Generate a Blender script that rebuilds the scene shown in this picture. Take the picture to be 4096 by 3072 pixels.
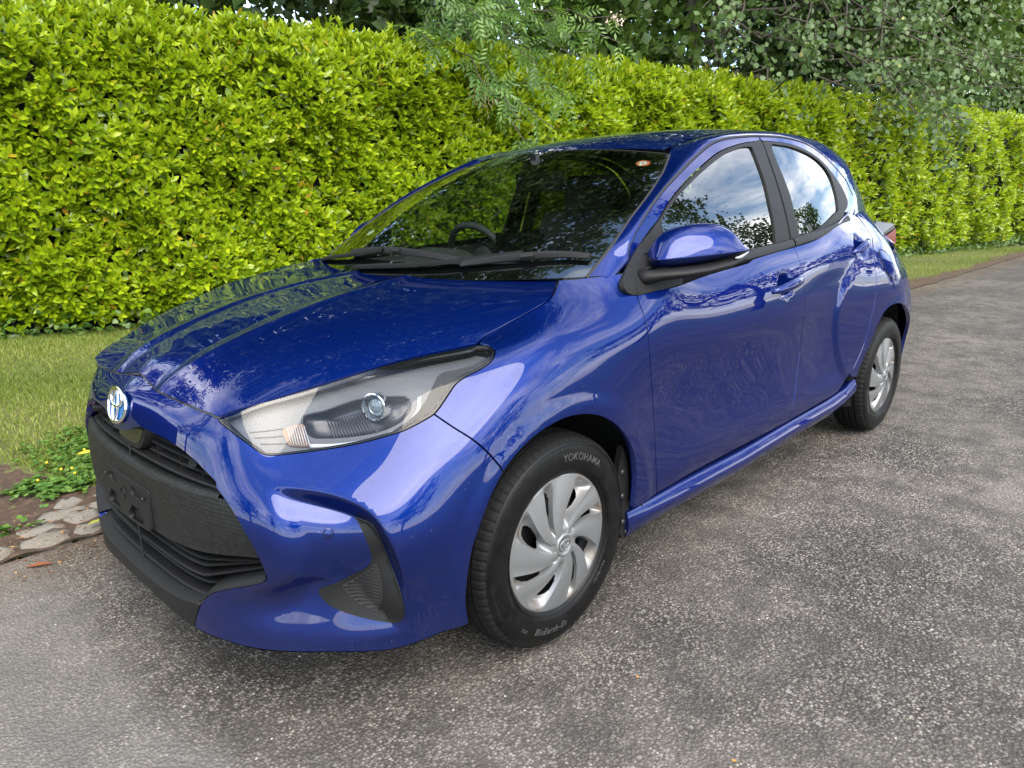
# A blue hatchback parked on a lane in front of a tall laurel hedge.
import bpy, math, random
import numpy as np
from mathutils import Matrix, Vector
from mathutils.geometry import delaunay_2d_cdt

for o in list(bpy.data.objects): bpy.data.objects.remove(o)
scene = bpy.context.scene
COL = scene.collection
RNG = np.random.default_rng(7)
PI = math.pi

# ---------------- camera ----------------
CAM = np.array([1.3394, 1.9385, 1.1815])
cam_d = bpy.data.cameras.new('camera'); cam = bpy.data.objects.new('camera', cam_d); COL.objects.link(cam)
yaw, pitch, roll = -0.77239, 0.24819, -0.01310
fw = np.array([-math.cos(yaw)*math.cos(pitch), math.sin(yaw)*math.cos(pitch), -math.sin(pitch)])
rt = np.cross(fw, [0, 0, 1]); rt /= np.linalg.norm(rt); up = np.cross(rt, fw)
r2 = math.cos(roll)*rt+math.sin(roll)*up; u2 = -math.sin(roll)*rt+math.cos(roll)*up
cam.matrix_world = Matrix(((r2[0], u2[0], -fw[0], CAM[0]), (r2[1], u2[1], -fw[1], CAM[1]), (r2[2], u2[2], -fw[2], CAM[2]), (0, 0, 0, 1)))
cam_d.sensor_width = 36; cam_d.lens = 36*2869.35/4096; cam_d.clip_start = .05; cam_d.clip_end = 900
scene.camera = cam
scene.render.resolution_x = 1024; scene.render.resolution_y = 768

# ---------------- sky and sun ----------------
SUN_EL, SUN_AZ = math.radians(50), math.radians(72)        # azimuth measured from +x towards +y
sd = Vector((math.cos(SUN_EL)*math.cos(SUN_AZ), math.cos(SUN_EL)*math.sin(SUN_AZ), math.sin(SUN_EL)))
world = bpy.data.worlds.new('World'); scene.world = world; world.use_nodes = True
wt = world.node_tree; wt.nodes.clear()
def wn(t, **k):
    n = wt.nodes.new(t)
    for a, b in k.items(): setattr(n, a, b)
    return n
sky = wn('ShaderNodeTexSky', sky_type='NISHITA'); sky.sun_disc = False; sky.sun_elevation = SUN_EL; sky.sun_rotation = PI/2-SUN_AZ
sky.air_density = 1.0; sky.dust_density = .6; sky.ozone_density = 1.6
tc = wn('ShaderNodeTexCoord'); sep = wn('ShaderNodeSeparateXYZ'); wt.links.new(tc.outputs['Generated'], sep.inputs[0])
zc = wn('ShaderNodeMath', operation='MAXIMUM'); wt.links.new(sep.outputs['Z'], zc.inputs[0]); zc.inputs[1].default_value = 0
za = wn('ShaderNodeMath', operation='ADD'); wt.links.new(zc.outputs[0], za.inputs[0]); za.inputs[1].default_value = .16
dv = wn('ShaderNodeVectorMath', operation='DIVIDE'); cmb = wn('ShaderNodeCombineXYZ')
for i in range(3): wt.links.new(za.outputs[0], cmb.inputs[i])
wt.links.new(tc.outputs['Generated'], dv.inputs[0]); wt.links.new(cmb.outputs[0], dv.inputs[1])
no = wn('ShaderNodeTexNoise'); no.inputs['Scale'].default_value = 1.15; no.inputs['Detail'].default_value = 9; no.inputs['Roughness'].default_value = .6; no.inputs['Distortion'].default_value = .5
wt.links.new(dv.outputs[0], no.inputs['Vector'])
cr = wn('ShaderNodeValToRGB'); cr.color_ramp.elements[0].position = .43; cr.color_ramp.elements[1].position = .66
wt.links.new(no.outputs['Fac'], cr.inputs[0])
n2 = wn('ShaderNodeTexNoise'); n2.inputs['Scale'].default_value = 2.6; n2.inputs['Detail'].default_value = 8; n2.inputs['Roughness'].default_value = .62; wt.links.new(dv.outputs[0], n2.inputs['Vector'])
cb = wn('ShaderNodeValToRGB'); cb.color_ramp.elements[0].position = .34; cb.color_ramp.elements[0].color = (6.2, 6.3, 6.5, 1); cb.color_ramp.elements[1].position = .66; cb.color_ramp.elements[1].color = (14, 13.8, 13.4, 1); wt.links.new(n2.outputs['Fac'], cb.inputs[0])
mx = wn('ShaderNodeMixRGB'); wt.links.new(cr.outputs[0], mx.inputs[0]); wt.links.new(cb.outputs[0], mx.inputs[2]); wt.links.new(sky.outputs[0], mx.inputs[1])
bg = wn('ShaderNodeBackground'); bg.inputs[1].default_value = .13; wt.links.new(mx.outputs[0], bg.inputs[0])
wo = wn('ShaderNodeOutputWorld'); wt.links.new(bg.outputs[0], wo.inputs[0])
sl = bpy.data.lights.new('sun', 'SUN'); sl.energy = 1.5; sl.angle = math.radians(55); sl.color = (1, .89, .73)
so = bpy.data.objects.new('sun', sl); COL.objects.link(so); so.rotation_euler = (-sd).to_track_quat('-Z', 'Y').to_euler(); so.location = (0, 0, 30)
vs = scene.view_settings; vs.view_transform = 'Standard'; vs.look = 'None'; vs.exposure = 1.85; vs.gamma = 1; vs.use_curve_mapping = False
scene.render.engine = 'CYCLES'

# ---------------- helpers ----------------
def link(o, parent=None):
    COL.objects.link(o)
    if parent is not None: o.parent = parent
    return o
def tag(o, label=None, cat=None, group=None, kind=None):
    if label: o['label'] = label
    if cat: o['category'] = cat
    if group: o['group'] = group
    if kind: o['kind'] = kind
    return o
def empty(name, loc=(0, 0, 0)):
    o = bpy.data.objects.new(name, None); o.location = loc; o.empty_display_size = .1
    return link(o)
def mesh(name, V, F, mats, smooth=True, normals=None, attr=None, mi=None):
    """V (n,3); F either an (m,k) array or a list of index lists"""
    me = bpy.data.meshes.new(name); V = np.asarray(V, np.float32)
    if isinstance(F, np.ndarray):
        m, k = F.shape
        me.vertices.add(len(V)); me.vertices.foreach_set('co', V.ravel())
        me.loops.add(m*k); me.loops.foreach_set('vertex_index', F.astype(np.int32).ravel())
        me.polygons.add(m); me.polygons.foreach_set('loop_start', np.arange(0, m*k, k, dtype=np.int32))
        me.update(calc_edges=True)
    else:
        me.from_pydata(V.tolist(), [], [list(map(int, f)) for f in F])
    if smooth: me.polygons.foreach_set('use_smooth', np.ones(len(me.polygons), bool))
    if attr:
        for an, av in attr.items():
            a = me.attributes.new(an, 'FLOAT', 'POINT'); a.data.foreach_set('value', np.asarray(av, np.float32))
    for mm in (mats if isinstance(mats, (list, tuple)) else [mats]): me.materials.append(mm)
    if mi is not None: me.polygons.foreach_set('material_index', np.asarray(mi, np.int32))
    me.update()
    if normals is not None: me.normals_split_custom_set_from_vertices(np.asarray(normals, float).tolist())
    return me
def obj(name, V, F, mats, parent=None, **k):
    return link(bpy.data.objects.new(name, mesh(name, V, F, mats, **k)), parent)
class MB:
    """collects simple solids into one mesh"""
    def __init__(s): s.V = []; s.F = []; s.n = 0
    def add(s, V, F):
        V = np.asarray(V, float); s.V.append(V); s.F += [[i+s.n for i in f] for f in F]; s.n += len(V); return s
    def box(s, c, d, R=None):
        c = np.array(c, float); d = np.array(d, float)/2
        V = np.array([(x, y, z) for x in (-1, 1) for y in (-1, 1) for z in (-1, 1)], float)*d
        if R is not None: V = V@np.array(R).T
        return s.add(V+c, [(0, 1, 3, 2), (4, 6, 7, 5), (0, 4, 5, 1), (2, 3, 7, 6), (0, 2, 6, 4), (1, 5, 7, 3)])
    def tube(s, P, r, n=8, cap=True):
        V, F = tube_vf(P, r, n, cap); return s.add(V, F)
    def grid(s, P, closed_u=False, closed_v=False):
        n, m = P.shape[:2]; F = []
        for i in range(n if closed_u else n-1):
            for j in range(m if closed_v else m-1):
                a, b = (i+1) % n, (j+1) % m; F.append((i*m+j, a*m+j, a*m+b, i*m+b))
        return s.add(P.reshape(-1, 3), F)
    def build(s, name, mat, parent=None, smooth=True, sharp=None):
        o = obj(name, np.vstack(s.V), s.F, mat, parent, smooth=smooth)
        if sharp is not None:
            o.data.set_sharp_from_angle(angle=math.radians(sharp))
        return o
def tube_vf(P, r, n=8, cap=True):
    P = np.asarray(P, float); r = np.broadcast_to(np.asarray(r, float), (len(P),)); t = np.gradient(P, axis=0); t /= np.linalg.norm(t, axis=1, keepdims=True)+1e-12
    ref = np.array([0, 0, 1.]) if abs(t[0][2]) < .9 else np.array([1., 0, 0]); V = []; a = np.cross(t[0], ref); a /= np.linalg.norm(a)
    th = np.linspace(0, 2*PI, n, endpoint=False)
    for k in range(len(P)):
        a = a-t[k]*(a@t[k]); a /= np.linalg.norm(a); b = np.cross(t[k], a)
        V.append(P[k]+r[k]*(np.cos(th)[:, None]*a+np.sin(th)[:, None]*b))
    F = [(k*n+i, k*n+(i+1) % n, (k+1)*n+(i+1) % n, (k+1)*n+i) for k in range(len(P)-1) for i in range(n)]
    if cap: F += [tuple(range(n))[::-1], tuple(range((len(P)-1)*n, len(P)*n))]
    return np.vstack(V), F
# ---------------- materials ----------------
class NT:
    def __init__(s, name):
        s.m = bpy.data.materials.new(name); s.m.use_nodes = True; s.t = s.m.node_tree; s.t.nodes.clear()
        s.out = s.t.nodes.new('ShaderNodeOutputMaterial')
    def n(s, t, ins=None, **k):
        nd = s.t.nodes.new(t)
        for a, b in k.items(): setattr(nd, a, b)
        for a, b in (ins or {}).items(): s.set(nd, a, b)
        return nd
    def set(s, nd, a, b):
        i = nd.inputs[a]
        if hasattr(b, 'bl_idname') or isinstance(b, bpy.types.NodeSocket): s.t.links.new(b if isinstance(b, bpy.types.NodeSocket) else b.outputs[0], i)
        else:
            if isinstance(b, (tuple, list)) and len(b) == 3 and i.type == 'RGBA': b = (*b, 1)
            i.default_value = b
    def ramp(s, fac, stops, interp='LINEAR'):
        nd = s.n('ShaderNodeValToRGB', {'Fac': fac}); cr = nd.color_ramp; cr.interpolation = interp
        while len(cr.elements) < len(stops): cr.elements.new(.5)
        for e, (p, c) in zip(cr.elements, stops): e.position = p; e.color = (*c, 1) if len(c) == 3 else c
        return nd
    def mix(s, f, a, b, mode='MIX'):
        nd = s.n('ShaderNodeMixRGB', blend_type=mode); s.set(nd, 0, f); s.set(nd, 1, a); s.set(nd, 2, b); return nd
    def math(s, op, a, b=None, clamp=False):
        nd = s.n('ShaderNodeMath', operation=op, use_clamp=clamp); s.set(nd, 0, a)
        if b is not None: s.set(nd, 1, b)
        return nd
    def noise(s, scale, detail=4, rough=.55, vec=None):
        nd = s.n('ShaderNodeTexNoise', {'Scale': scale, 'Detail': detail, 'Roughness': rough})
        if vec is not None: s.set(nd, 'Vector', vec)
        return nd
    def surf(s, nd): s.t.links.new(nd.outputs[0], s.out.inputs[0]); return s.m
def plain(name, col, rough=.5, metal=0, spec=.5, coat=0, bump=None, var=0):
    t = NT(name); b = t.n('ShaderNodeBsdfPrincipled', {'Base Color': col, 'Roughness': rough, 'Metallic': metal, 'Specular IOR Level': spec, 'Coat Weight': coat, 'Coat Roughness': .03})
    oc = t.n('ShaderNodeTexCoord')
    if var:
        nz = t.noise(6, 5, .6, oc.outputs['Object']); t.set(b, 'Base Color', t.mix(nz, tuple(c*(1-var) for c in col), tuple(min(1, c*(1+var)) for c in col)))
    if bump:
        nz = t.noise(bump[0], 3, .6, oc.outputs['Object']); bp = t.n('ShaderNodeBump', {'Strength': bump[1], 'Distance': bump[2], 'Height': nz}); t.set(b, 'Normal', bp)
    return t.surf(b)
# =====================================================================
# setting: lane, verge, hedge, trees
# =====================================================================
def asphalt_mat():
    t = NT('asphalt'); oc = t.n('ShaderNodeTexCoord').outputs['Object']
    v = t.n('ShaderNodeTexVoronoi', {'Scale': 125., 'Vector': oc, 'Randomness': 1.}); v2 = t.n('ShaderNodeTexVoronoi', {'Scale': 230., 'Vector': oc})
    sep = t.n('ShaderNodeSeparateColor', {0: v.outputs['Color']})
    stone = t.ramp(sep.outputs[0], [(0, (.030, .0265, .0225)), (.35, (.100, .090, .078)), (.75, (.235, .212, .182)), (1, (.44, .405, .355))])
    edge = t.ramp(v.outputs['Distance'], [(.32, (1, 1, 1)), (.58, (.17, .15, .13))])
    c = t.mix(1., stone, edge, 'MULTIPLY')
    sep2 = t.n('ShaderNodeSeparateColor', {0: v2.outputs['Color']})
    c = t.mix(t.ramp(sep2.outputs[1], [(.86, (0, 0, 0)), (.95, (.75, .75, .75))]), c, (.22, .212, .20))
    v3 = t.n('ShaderNodeTexVoronoi', {'Scale': 62., 'Vector': oc}); s3 = t.n('ShaderNodeSeparateColor', {0: v3.outputs['Color']})
    pick = t.math('MULTIPLY', t.math('GREATER_THAN', s3.outputs[0], .70), t.math('LESS_THAN', v3.outputs['Distance'], t.math('ADD', t.math('MULTIPLY', s3.outputs[2], .26), .14)))
    c = t.mix(t.math('MULTIPLY', pick, .8), c, t.ramp(s3.outputs[1], [(0, (.055, .052, .05)), (.35, (.13, .122, .112)), (.7, (.24, .225, .205)), (1, (.40, .385, .36))]))
    # larger wear
    big = t.noise(1.1, 5, .6, oc); mid = t.noise(7., 4, .6, oc)
    c = t.mix(t.ramp(big, [(.40, (.0, .0, .0)), (.66, (.6, .6, .6))]), c, (.215, .193, .165))
    c = t.mix(t.ramp(mid, [(.36, (.6, .6, .6)), (.58, (0, 0, 0))]), c, (.036, .032, .028))
    vl = t.noise(.45, 4, .6, oc); c = t.mix(t.ramp(vl, [(.38, (.38, .38, .38)), (.62, (0, 0, 0))]), c, (.052, .048, .043))
    # an older pale strip of surfacing: everything beyond a wavering joint
    sx = t.n('ShaderNodeSeparateXYZ', {0: oc}); w = t.noise(2.6, 4, .65, oc)
    ln = t.math('ADD', sx.outputs['X'], t.math('MULTIPLY', w, .24))
    m2 = t.n('ShaderNodeMapRange', {'Value': ln, 'From Min': JOINT-.05, 'From Max': JOINT+.05})
    pale = t.mix(.38, c, (.20, .19, .178)); c = t.mix(m2.outputs[0], c, pale)
    # brown tint and leaf dust by the kerb
    kb = t.n('ShaderNodeMapRange', {'Value': t.math('ADD', sx.outputs['Y'], t.math('MULTIPLY', w, .5)), 'From Min': -.22, 'From Max': -.70})
    c = t.mix(t.math('MULTIPLY', kb.outputs[0], .5), c, (.13, .085, .05))
    h = t.math('SUBTRACT', 1., v.outputs['Distance']); hh = t.math('ADD', t.math('MULTIPLY', h, .7), t.math('MULTIPLY', sep.outputs[0], .5))
    bp = t.n('ShaderNodeBump', {'Strength': .9, 'Distance': .006, 'Height': hh}); 
    bp2 = t.n('ShaderNodeBump', {'Strength': .35, 'Distance': .02, 'Height': mid, 'Normal': bp})
    b = t.n('ShaderNodeBsdfPrincipled', {'Base Color': c, 'Roughness': .82, 'Specular IOR Level': .35, 'Normal': bp2}); return t.surf(b)
JOINT = .97
M_ASPH = asphalt_mat()
def leaf_mat(name, cols, rough=.38, trans=.28, tint_trans=(.30, .42, .03), spec=.5):
    """cols: ramp over the per-leaf value 'tint'"""
    t = NT(name); a = t.n('ShaderNodeAttribute', attribute_name='tint'); oi = t.n('ShaderNodeObjectInfo')
    fac = t.math('ADD', a.outputs['Fac'], t.math('MULTIPLY', oi.outputs['Random'], 0.0))
    c = t.ramp(fac, cols); oc = t.n('ShaderNodeTexCoord').outputs['Object']
    nz = t.noise(55., 2, .5, oc); c = t.mix(t.ramp(nz, [(.35, (.0, .0, .0)), (.75, (.35, .35, .35))]), c, t.mix(.5, c, (.02, .05, .005)))
    b = t.n('ShaderNodeBsdfPrincipled', {'Base Color': c, 'Roughness': rough, 'Specular IOR Level': spec})
    tr = t.n('ShaderNodeBsdfTranslucent', {'Color': t.mix(1., c, tuple(x*2.2 for x in tint_trans), 'ADD') if False else t.mix(.55, c, tint_trans)})
    m = t.n('ShaderNodeMixShader', {0: trans, 1: b, 2: tr}); return t.surf(m)

def soil_mat(name, a, b, scale=30.):
    t = NT(name); oc = t.n('ShaderNodeTexCoord').outputs['Object']; n1 = t.noise(scale, 6, .7, oc); n2 = t.noise(2., 3, .5, oc)
    c = t.ramp(n1, [(.3, tuple(x*.45 for x in a)), (.5, a), (.72, b)]); c = t.mix(t.math('MULTIPLY', n2, .4), c, tuple(x*.6 for x in a))
    bp = t.n('ShaderNodeBump', {'Strength': .8, 'Distance': .02, 'Height': n1})
    return t.surf(t.n('ShaderNodeBsdfPrincipled', {'Base Color': c, 'Roughness': .9, 'Normal': bp}))
M_SOIL = soil_mat('soil', (.075, .045, .028), (.16, .10, .06))
M_TURF = soil_mat('turf', (.12, .13, .035), (.19, .19, .06), 45.)
M_FAR = soil_mat('meadow', (.07, .11, .03), (.11, .14, .045), 5.)
def stone_mat():
    t = NT('sett_stone'); oc = t.n('ShaderNodeTexCoord').outputs['Object']; oi = t.n('ShaderNodeObjectInfo'); n1 = t.noise(30., 6, .7, oc); n2 = t.noise(110., 2, .5, oc)
    c = t.ramp(n1, [(.3, (.12, .108, .09)), (.55, (.27, .245, .205)), (.75, (.40, .37, .32))]); c = t.mix(t.math('MULTIPLY', oi.outputs['Random'], .45), c, (.22, .19, .15))
    c = t.mix(t.ramp(n2, [(.5, (0, 0, 0)), (.75, (.5, .5, .5))]), c, (.12, .11, .09))
    bp = t.n('ShaderNodeBump', {'Strength': .8, 'Distance': .008, 'Height': n1})
    return t.surf(t.n('ShaderNodeBsdfPrincipled', {'Base Color': c, 'Roughness': .85, 'Normal': bp}))
M_STONE = stone_mat()
M_BARK = soil_mat('bark', (.10, .085, .065), (.19, .165, .13), 40.)
M_TWIG = plain('twig', (.13, .10, .05), .8)
def sheet(name, x0, x1, y0, y1, z, mat, nx=2, ny=2, fz=None):
    X, Y = np.meshgrid(np.linspace(x0, x1, nx), np.linspace(y0, y1, ny), indexing='ij'); Z = np.full_like(X, z) if fz is None else fz(X, Y)
    idx = np.arange(nx*ny).reshape(nx, ny); F = np.stack([idx[:-1, :-1], idx[1:, :-1], idx[1:, 1:], idx[:-1, 1:]], -1).reshape(-1, 4)
    return tag(obj(name, np.stack([X, Y, Z], -1).reshape(-1, 3), F, mat), kind='structure')
sheet('ground', -300, 300, -300, 300, -.03, M_FAR)
sheet('road', -90, 30, -.88, 5.2, 0, M_ASPH, 2, 2)
HEDGE = np.array([(9., -7.6), (4., -6.5), (0, -5.63), (-7, -4.1), (-14.3, -2.42), (-20.2, -1.48), (-30, -.2), (-42, 2.4)])
def hedge_y(x): return np.interp(-np.asarray(x, float), -HEDGE[:, 0], HEDGE[:, 1])
def verge_z(X, Y): return .008+.05*sst(-1.3, -2.2, Y)+.012*np.sin(X*3.1+Y*2.2)*sst(-1.4, -2., Y)
def sst(a, b, x):
    t = np.clip((np.asarray(x, float)-a)/(b-a), 0, 1); return t*t*(3-2*t)
sheet('verge', -45, 12, -9.5, -.88, 0, M_TURF, 230, 60, verge_z)
# bare mulch by the kerb in front of the car
def soil_edge(x): return -2.02+.09*np.sin(x*5.)+.06*np.sin(x*11+1)+.62*sst(.85, .42, x)
X, Y = np.meshgrid(np.linspace(.2, 2.4, 80), np.linspace(-2.2, -.875, 50), indexing='ij'); keep = Y > soil_edge(X)
idx = np.arange(X.size).reshape(X.shape); q = np.stack([idx[:-1, :-1], idx[1:, :-1], idx[1:, 1:], idx[:-1, 1:]], -1).reshape(-1, 4); q = q[keep.ravel()[q].all(1)]
tag(obj('soil_bed', np.stack([X, Y, verge_z(X, Y)+.005+.006*np.sin(X*40)*np.sin(Y*37)], -1).reshape(-1, 3), q, M_SOIL), kind='structure')
xs_ = np.linspace(-40, .2, 400); ya = -.872+.02*np.sin(xs_*2.3)+.015*np.sin(xs_*6.1); yb_ = -1.08-.07*np.sin(xs_*1.1)-.05*np.sin(xs_*3.7+1); V = np.vstack([np.stack([xs_, ya, 0*xs_+.010], 1), np.stack([xs_, yb_, 0*xs_+.026], 1)]); kk_ = np.arange(399)
tag(obj('soil_strip', V, np.stack([kk_, kk_+1, kk_+401, kk_+400], 1), M_SOIL), kind='structure')

# ---- kerb of rough setts: every stone its own piece ----
kerb = tag(empty('stone_kerb', (0, -1.1, 0)), 'low edging of rough grey stone setts between lane and grass', 'kerb')
def sett_mesh(k):
    r = np.random.default_rng(50+k); n = 9; th = np.sort(np.linspace(0, 2*PI, n, endpoint=False)+r.uniform(-.25, .25, n)); sq = 1/np.maximum(np.abs(np.cos(th)), np.abs(np.sin(th)))**.55
    rad = sq*r.uniform(.78, 1.10, n); o = np.stack([np.cos(th)*rad, np.sin(th)*rad], 1)*.5
    V = []; 
    for s, z in ((1.0, -.05), (1.0, .020), (.90, .034), (.5, .040)): V += [(a*s, b*s, z+(r.uniform(-.008, .008) if z > 0 else 0)) for a, b in o]
    V.append((0, 0, .042)); F = [[k*n+i, k*n+(i+1) % n, (k+1)*n+(i+1) % n, (k+1)*n+i] for k in range(3) for i in range(n)]+[[3*n+i, 3*n+(i+1) % n, 4*n] for i in range(n)]
    m = mesh('sett', V, F, M_STONE); m.set_sharp_from_angle(angle=math.radians(38)); return m
SETTS = [sett_mesh(k) for k in range(7)]
r = random.Random(3)
for row, (yc, w) in enumerate(((-.945, .115), (-1.055, .11), (-1.16, .11), (-1.255, .09))):
    x = 2.3+r.random()*.1
    while x > -.2:
        L = r.uniform(.09, .20)
        if r.random() > (.05 if row < 2 else .14 if row < 3 else .5):
            o = bpy.data.objects.new('sett', SETTS[r.randrange(7)]); link(o, kerb)
            o.location = (x-L/2, yc+1.1+r.uniform(-.014, .014), r.uniform(-.024, -.006)); o.scale = (L*1.02, w*r.uniform(.9, 1.1), r.uniform(.8, 1.1)); o.rotation_euler = (r.uniform(-.07, .07), r.uniform(-.07, .07), r.uniform(-.16, .16))
        x -= L

# ---- foliage builder ----
def leaf_template(ws=(.66, 1., .62), ss=(.2, .46, .77), fold=.30, curl=.20):
    """leaf along +x, face +z, unit length, unit half width"""
    V = [(0, 0, 0)]+[(s, 0, -curl*s*s) for s in ss]+[(1, 0, -curl*1.15)]
    for sg in (1, -1): V += [(s, sg*w, fold*w-curl*s*s) for s, w in zip(ss, ws)]
    n = len(ss); F = []
    for b, rev in ((n+2, False), (2*n+2, True)):
        f = [(0, 1, b)]+[t for i in range(n-1) for t in ((i+1, i+2, b+i+1), (i+1, b+i+1, b+i))]+[(n, n+1, b+n-1)]
        F += [t[::-1] if rev else t for t in f]
    return np.array(V, float), np.array(F)
def frames(d, nrm):
    d = d/np.linalg.norm(d, axis=1, keepdims=True); y = np.cross(nrm, d); y /= np.linalg.norm(y, axis=1, keepdims=True)+1e-9; z = np.cross(d, y); return d, y, z
def leaves_mesh(T, pos, d, nrm, L, Wd):
    V, F = T; x, y, z = frames(d, nrm); n = len(pos)
    P = pos[:, None]+(V[None, :, 0:1]*L[:, None, None])*x[:, None]+(V[None, :, 1:2]*Wd[:, None, None])*y[:, None]+(V[None, :, 2:3]*Wd[:, None, None])*z[:, None]
    Fa = (F[None]+(np.arange(n)*len(V))[:, None, None]).reshape(-1, 3)
    return P.reshape(-1, 3), Fa
def leaf_objs(T, tname, mats_by_tint, parent, pos, d, nrm, L, Wd, tint, name='leaf'):
    """single leaves as objects that share a few meshes"""
    V, F = T; x, y, z = frames(d, nrm); cache = {}; inv = np.array(parent.matrix_world.translation) if False else np.array(parent.location)
    for i in range(len(pos)):
        k = round(float(tint[i])*5)/5
        if k not in cache: cache[k] = mesh(tname, V, F, mats_by_tint, attr={'tint': np.full(len(V), k)})
        o = bpy.data.objects.new(name, cache[k]); link(o, parent); p = pos[i]-inv
        o.matrix_local = Matrix(((x[i, 0]*L[i], y[i, 0]*Wd[i], z[i, 0]*Wd[i], p[0]), (x[i, 1]*L[i], y[i, 1]*Wd[i], z[i, 1]*Wd[i], p[1]), (x[i, 2]*L[i], y[i, 2]*Wd[i], z[i, 2]*Wd[i], p[2]), (0, 0, 0, 1)))
def unit(a): return a/(np.linalg.norm(a, axis=-1, keepdims=True)+1e-9)
def in_view(P, m=.06):
    d = P-CAM; z = d@fw; x = (d@r2)/z*2869.35/4096; y = (d@u2)/z*2869.35/4096
    return (z > .1) & (np.abs(x) < .5+m) & (np.abs(y) < .375+m)

# ---- laurel hedge ----
M_LAUREL = leaf_mat('laurel_leaf', [(0, (.04, .08, .004)), (.3, (.12, .20, .006)), (.6, (.28, .40, .008)), (.86, (.47, .56, .02)), (.93, (.46, .42, .025)), (1, (.38, .15, .02))], rough=.24, trans=.34, tint_trans=(.50, .66, .03), spec=.6)
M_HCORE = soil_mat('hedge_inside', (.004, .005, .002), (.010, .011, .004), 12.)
HTOP = 2.86
hedge = tag(empty('laurel_hedge', (-7, -4.6, 0)), 'tall clipped laurel hedge with glossy yellow green leaves behind the car', 'hedge')
def hedge_frame(s_pts):
    """points along the hedge line with outward (towards the lane) normals"""
    seg = np.diff(HEDGE, axis=0); L = np.r_[0, np.cumsum(np.linalg.norm(seg, axis=1))]
    x = np.interp(s_pts, L, HEDGE[:, 0]); y = np.interp(s_pts, L, HEDGE[:, 1]); k = np.clip(np.searchsorted(L, s_pts)-1, 0, len(seg)-1)
    t = unit(seg[k]); n = np.stack([-t[:, 1], t[:, 0]], 1); n = np.where(n[:, 1:2] < 0, -n, n); return np.stack([x, y], 1), n, L[-1]
_, _, HLEN = hedge_frame(np.array([0.]))
def bulge(s, z): return .07*np.sin(s*2.3+1.3*np.sin(z*2.1))+.06*np.sin(s*5.1+z*3.7)+.05*np.sin(z*4.4-s*1.7)
def hedge_shoots(n, s0, s1, top=False):
    s = RNG.uniform(s0, s1, n); P, N, _ = hedge_frame(s)
    if not top:
        z = RNG.uniform(.10, HTOP+.04, n)**1.0; off = bulge(s, z)-.30*sst(HTOP-.35, HTOP+.1, z)-.16*sst(.5, .0, z)-RNG.exponential(.055, n)+.04
        pos = np.stack([P[:, 0]+N[:, 0]*off, P[:, 1]+N[:, 1]*off, z], 1); axis = np.stack([N[:, 0], N[:, 1], .65+.5*sst(HTOP-.6, HTOP, z)], 1)
    else:
        b = RNG.uniform(0, 1.5, n); z = HTOP-.02+.05*np.sin(s*3.1)+.05*np.sin(s*7.7+b*3)+RNG.normal(0, .05, n); off = -.22-b
        pos = np.stack([P[:, 0]+N[:, 0]*off, P[:, 1]+N[:, 1]*off, z], 1); axis = np.stack([N[:, 0]*.3, N[:, 1]*.3, np.ones(n)], 1)
    return pos, unit(axis+RNG.normal(0, .38, (n, 3))), z
LAUREL = leaf_template()
def shoot_leaves(pos, ax, zz, per=7, L0=.125):
    n = len(pos); a = unit(np.cross(ax, RNG.normal(size=(n, 3)))); b = np.cross(ax, a); PS = []; DS = []; NS = []; LS = []; TS = []
    ph0 = RNG.uniform(0, 2*PI, n); stn = RNG.uniform(0, 1, n)
    for k in range(per):
        ph = ph0+k*2.4+RNG.normal(0, .2, n); rad = np.cos(ph)[:, None]*a+np.sin(ph)[:, None]*b; f = k/(per-1)
        tilt = 1.15-.75*f+RNG.normal(0, .14, n)
        d = unit(np.cos(tilt)[:, None]*ax+np.sin(tilt)[:, None]*rad); nr = unit(np.cos(tilt)[:, None]*(-rad)*-1*(-1)+np.sin(tilt)[:, None]*ax)
        nr = np.where((nr[:, 2:3] < -.2), -nr, nr)
        PS.append(pos+ax*(.10*f)[..., None] if np.ndim(f) else pos+ax*(.10*f)); DS.append(d); NS.append(nr); l = L0*(1-.35*f)*RNG.uniform(.75, 1.2, n); LS.append(l)
        t = .42+.30*f+.34*(stn-.5)+RNG.normal(0, .12, n); t = np.clip(t, .05, .84); t = np.where(RNG.random(n) < .03, RNG.uniform(.88, 1., n), t); TS.append(t)
    return np.vstack(PS), np.vstack(DS), np.vstack(NS), np.hstack(LS), np.hstack(TS)
LAUREL_LO = leaf_template((1.,), (.5,))
near = []; far = []
for s0, s1, n, bucket in ((4.6, 15., 10500, near), (15., 21., 5600, far), (21., HLEN, 10500, far)):
    for top, nn in ((False, n), (True, n//5)):
        ps, ax, zz = hedge_shoots(nn, s0, s1, top)
        ok = in_view(ps, .08); ok |= RNG.random(len(ok)) < .2; ps, ax, zz = ps[ok], ax[ok], zz[ok]
        bucket.append(shoot_leaves(ps, ax, zz, L0=.130))
hp, hd, hn, hl, ht = [np.concatenate(c) for c in zip(*near)]; hw = hl*RNG.uniform(.18, .235, len(hl))
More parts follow.
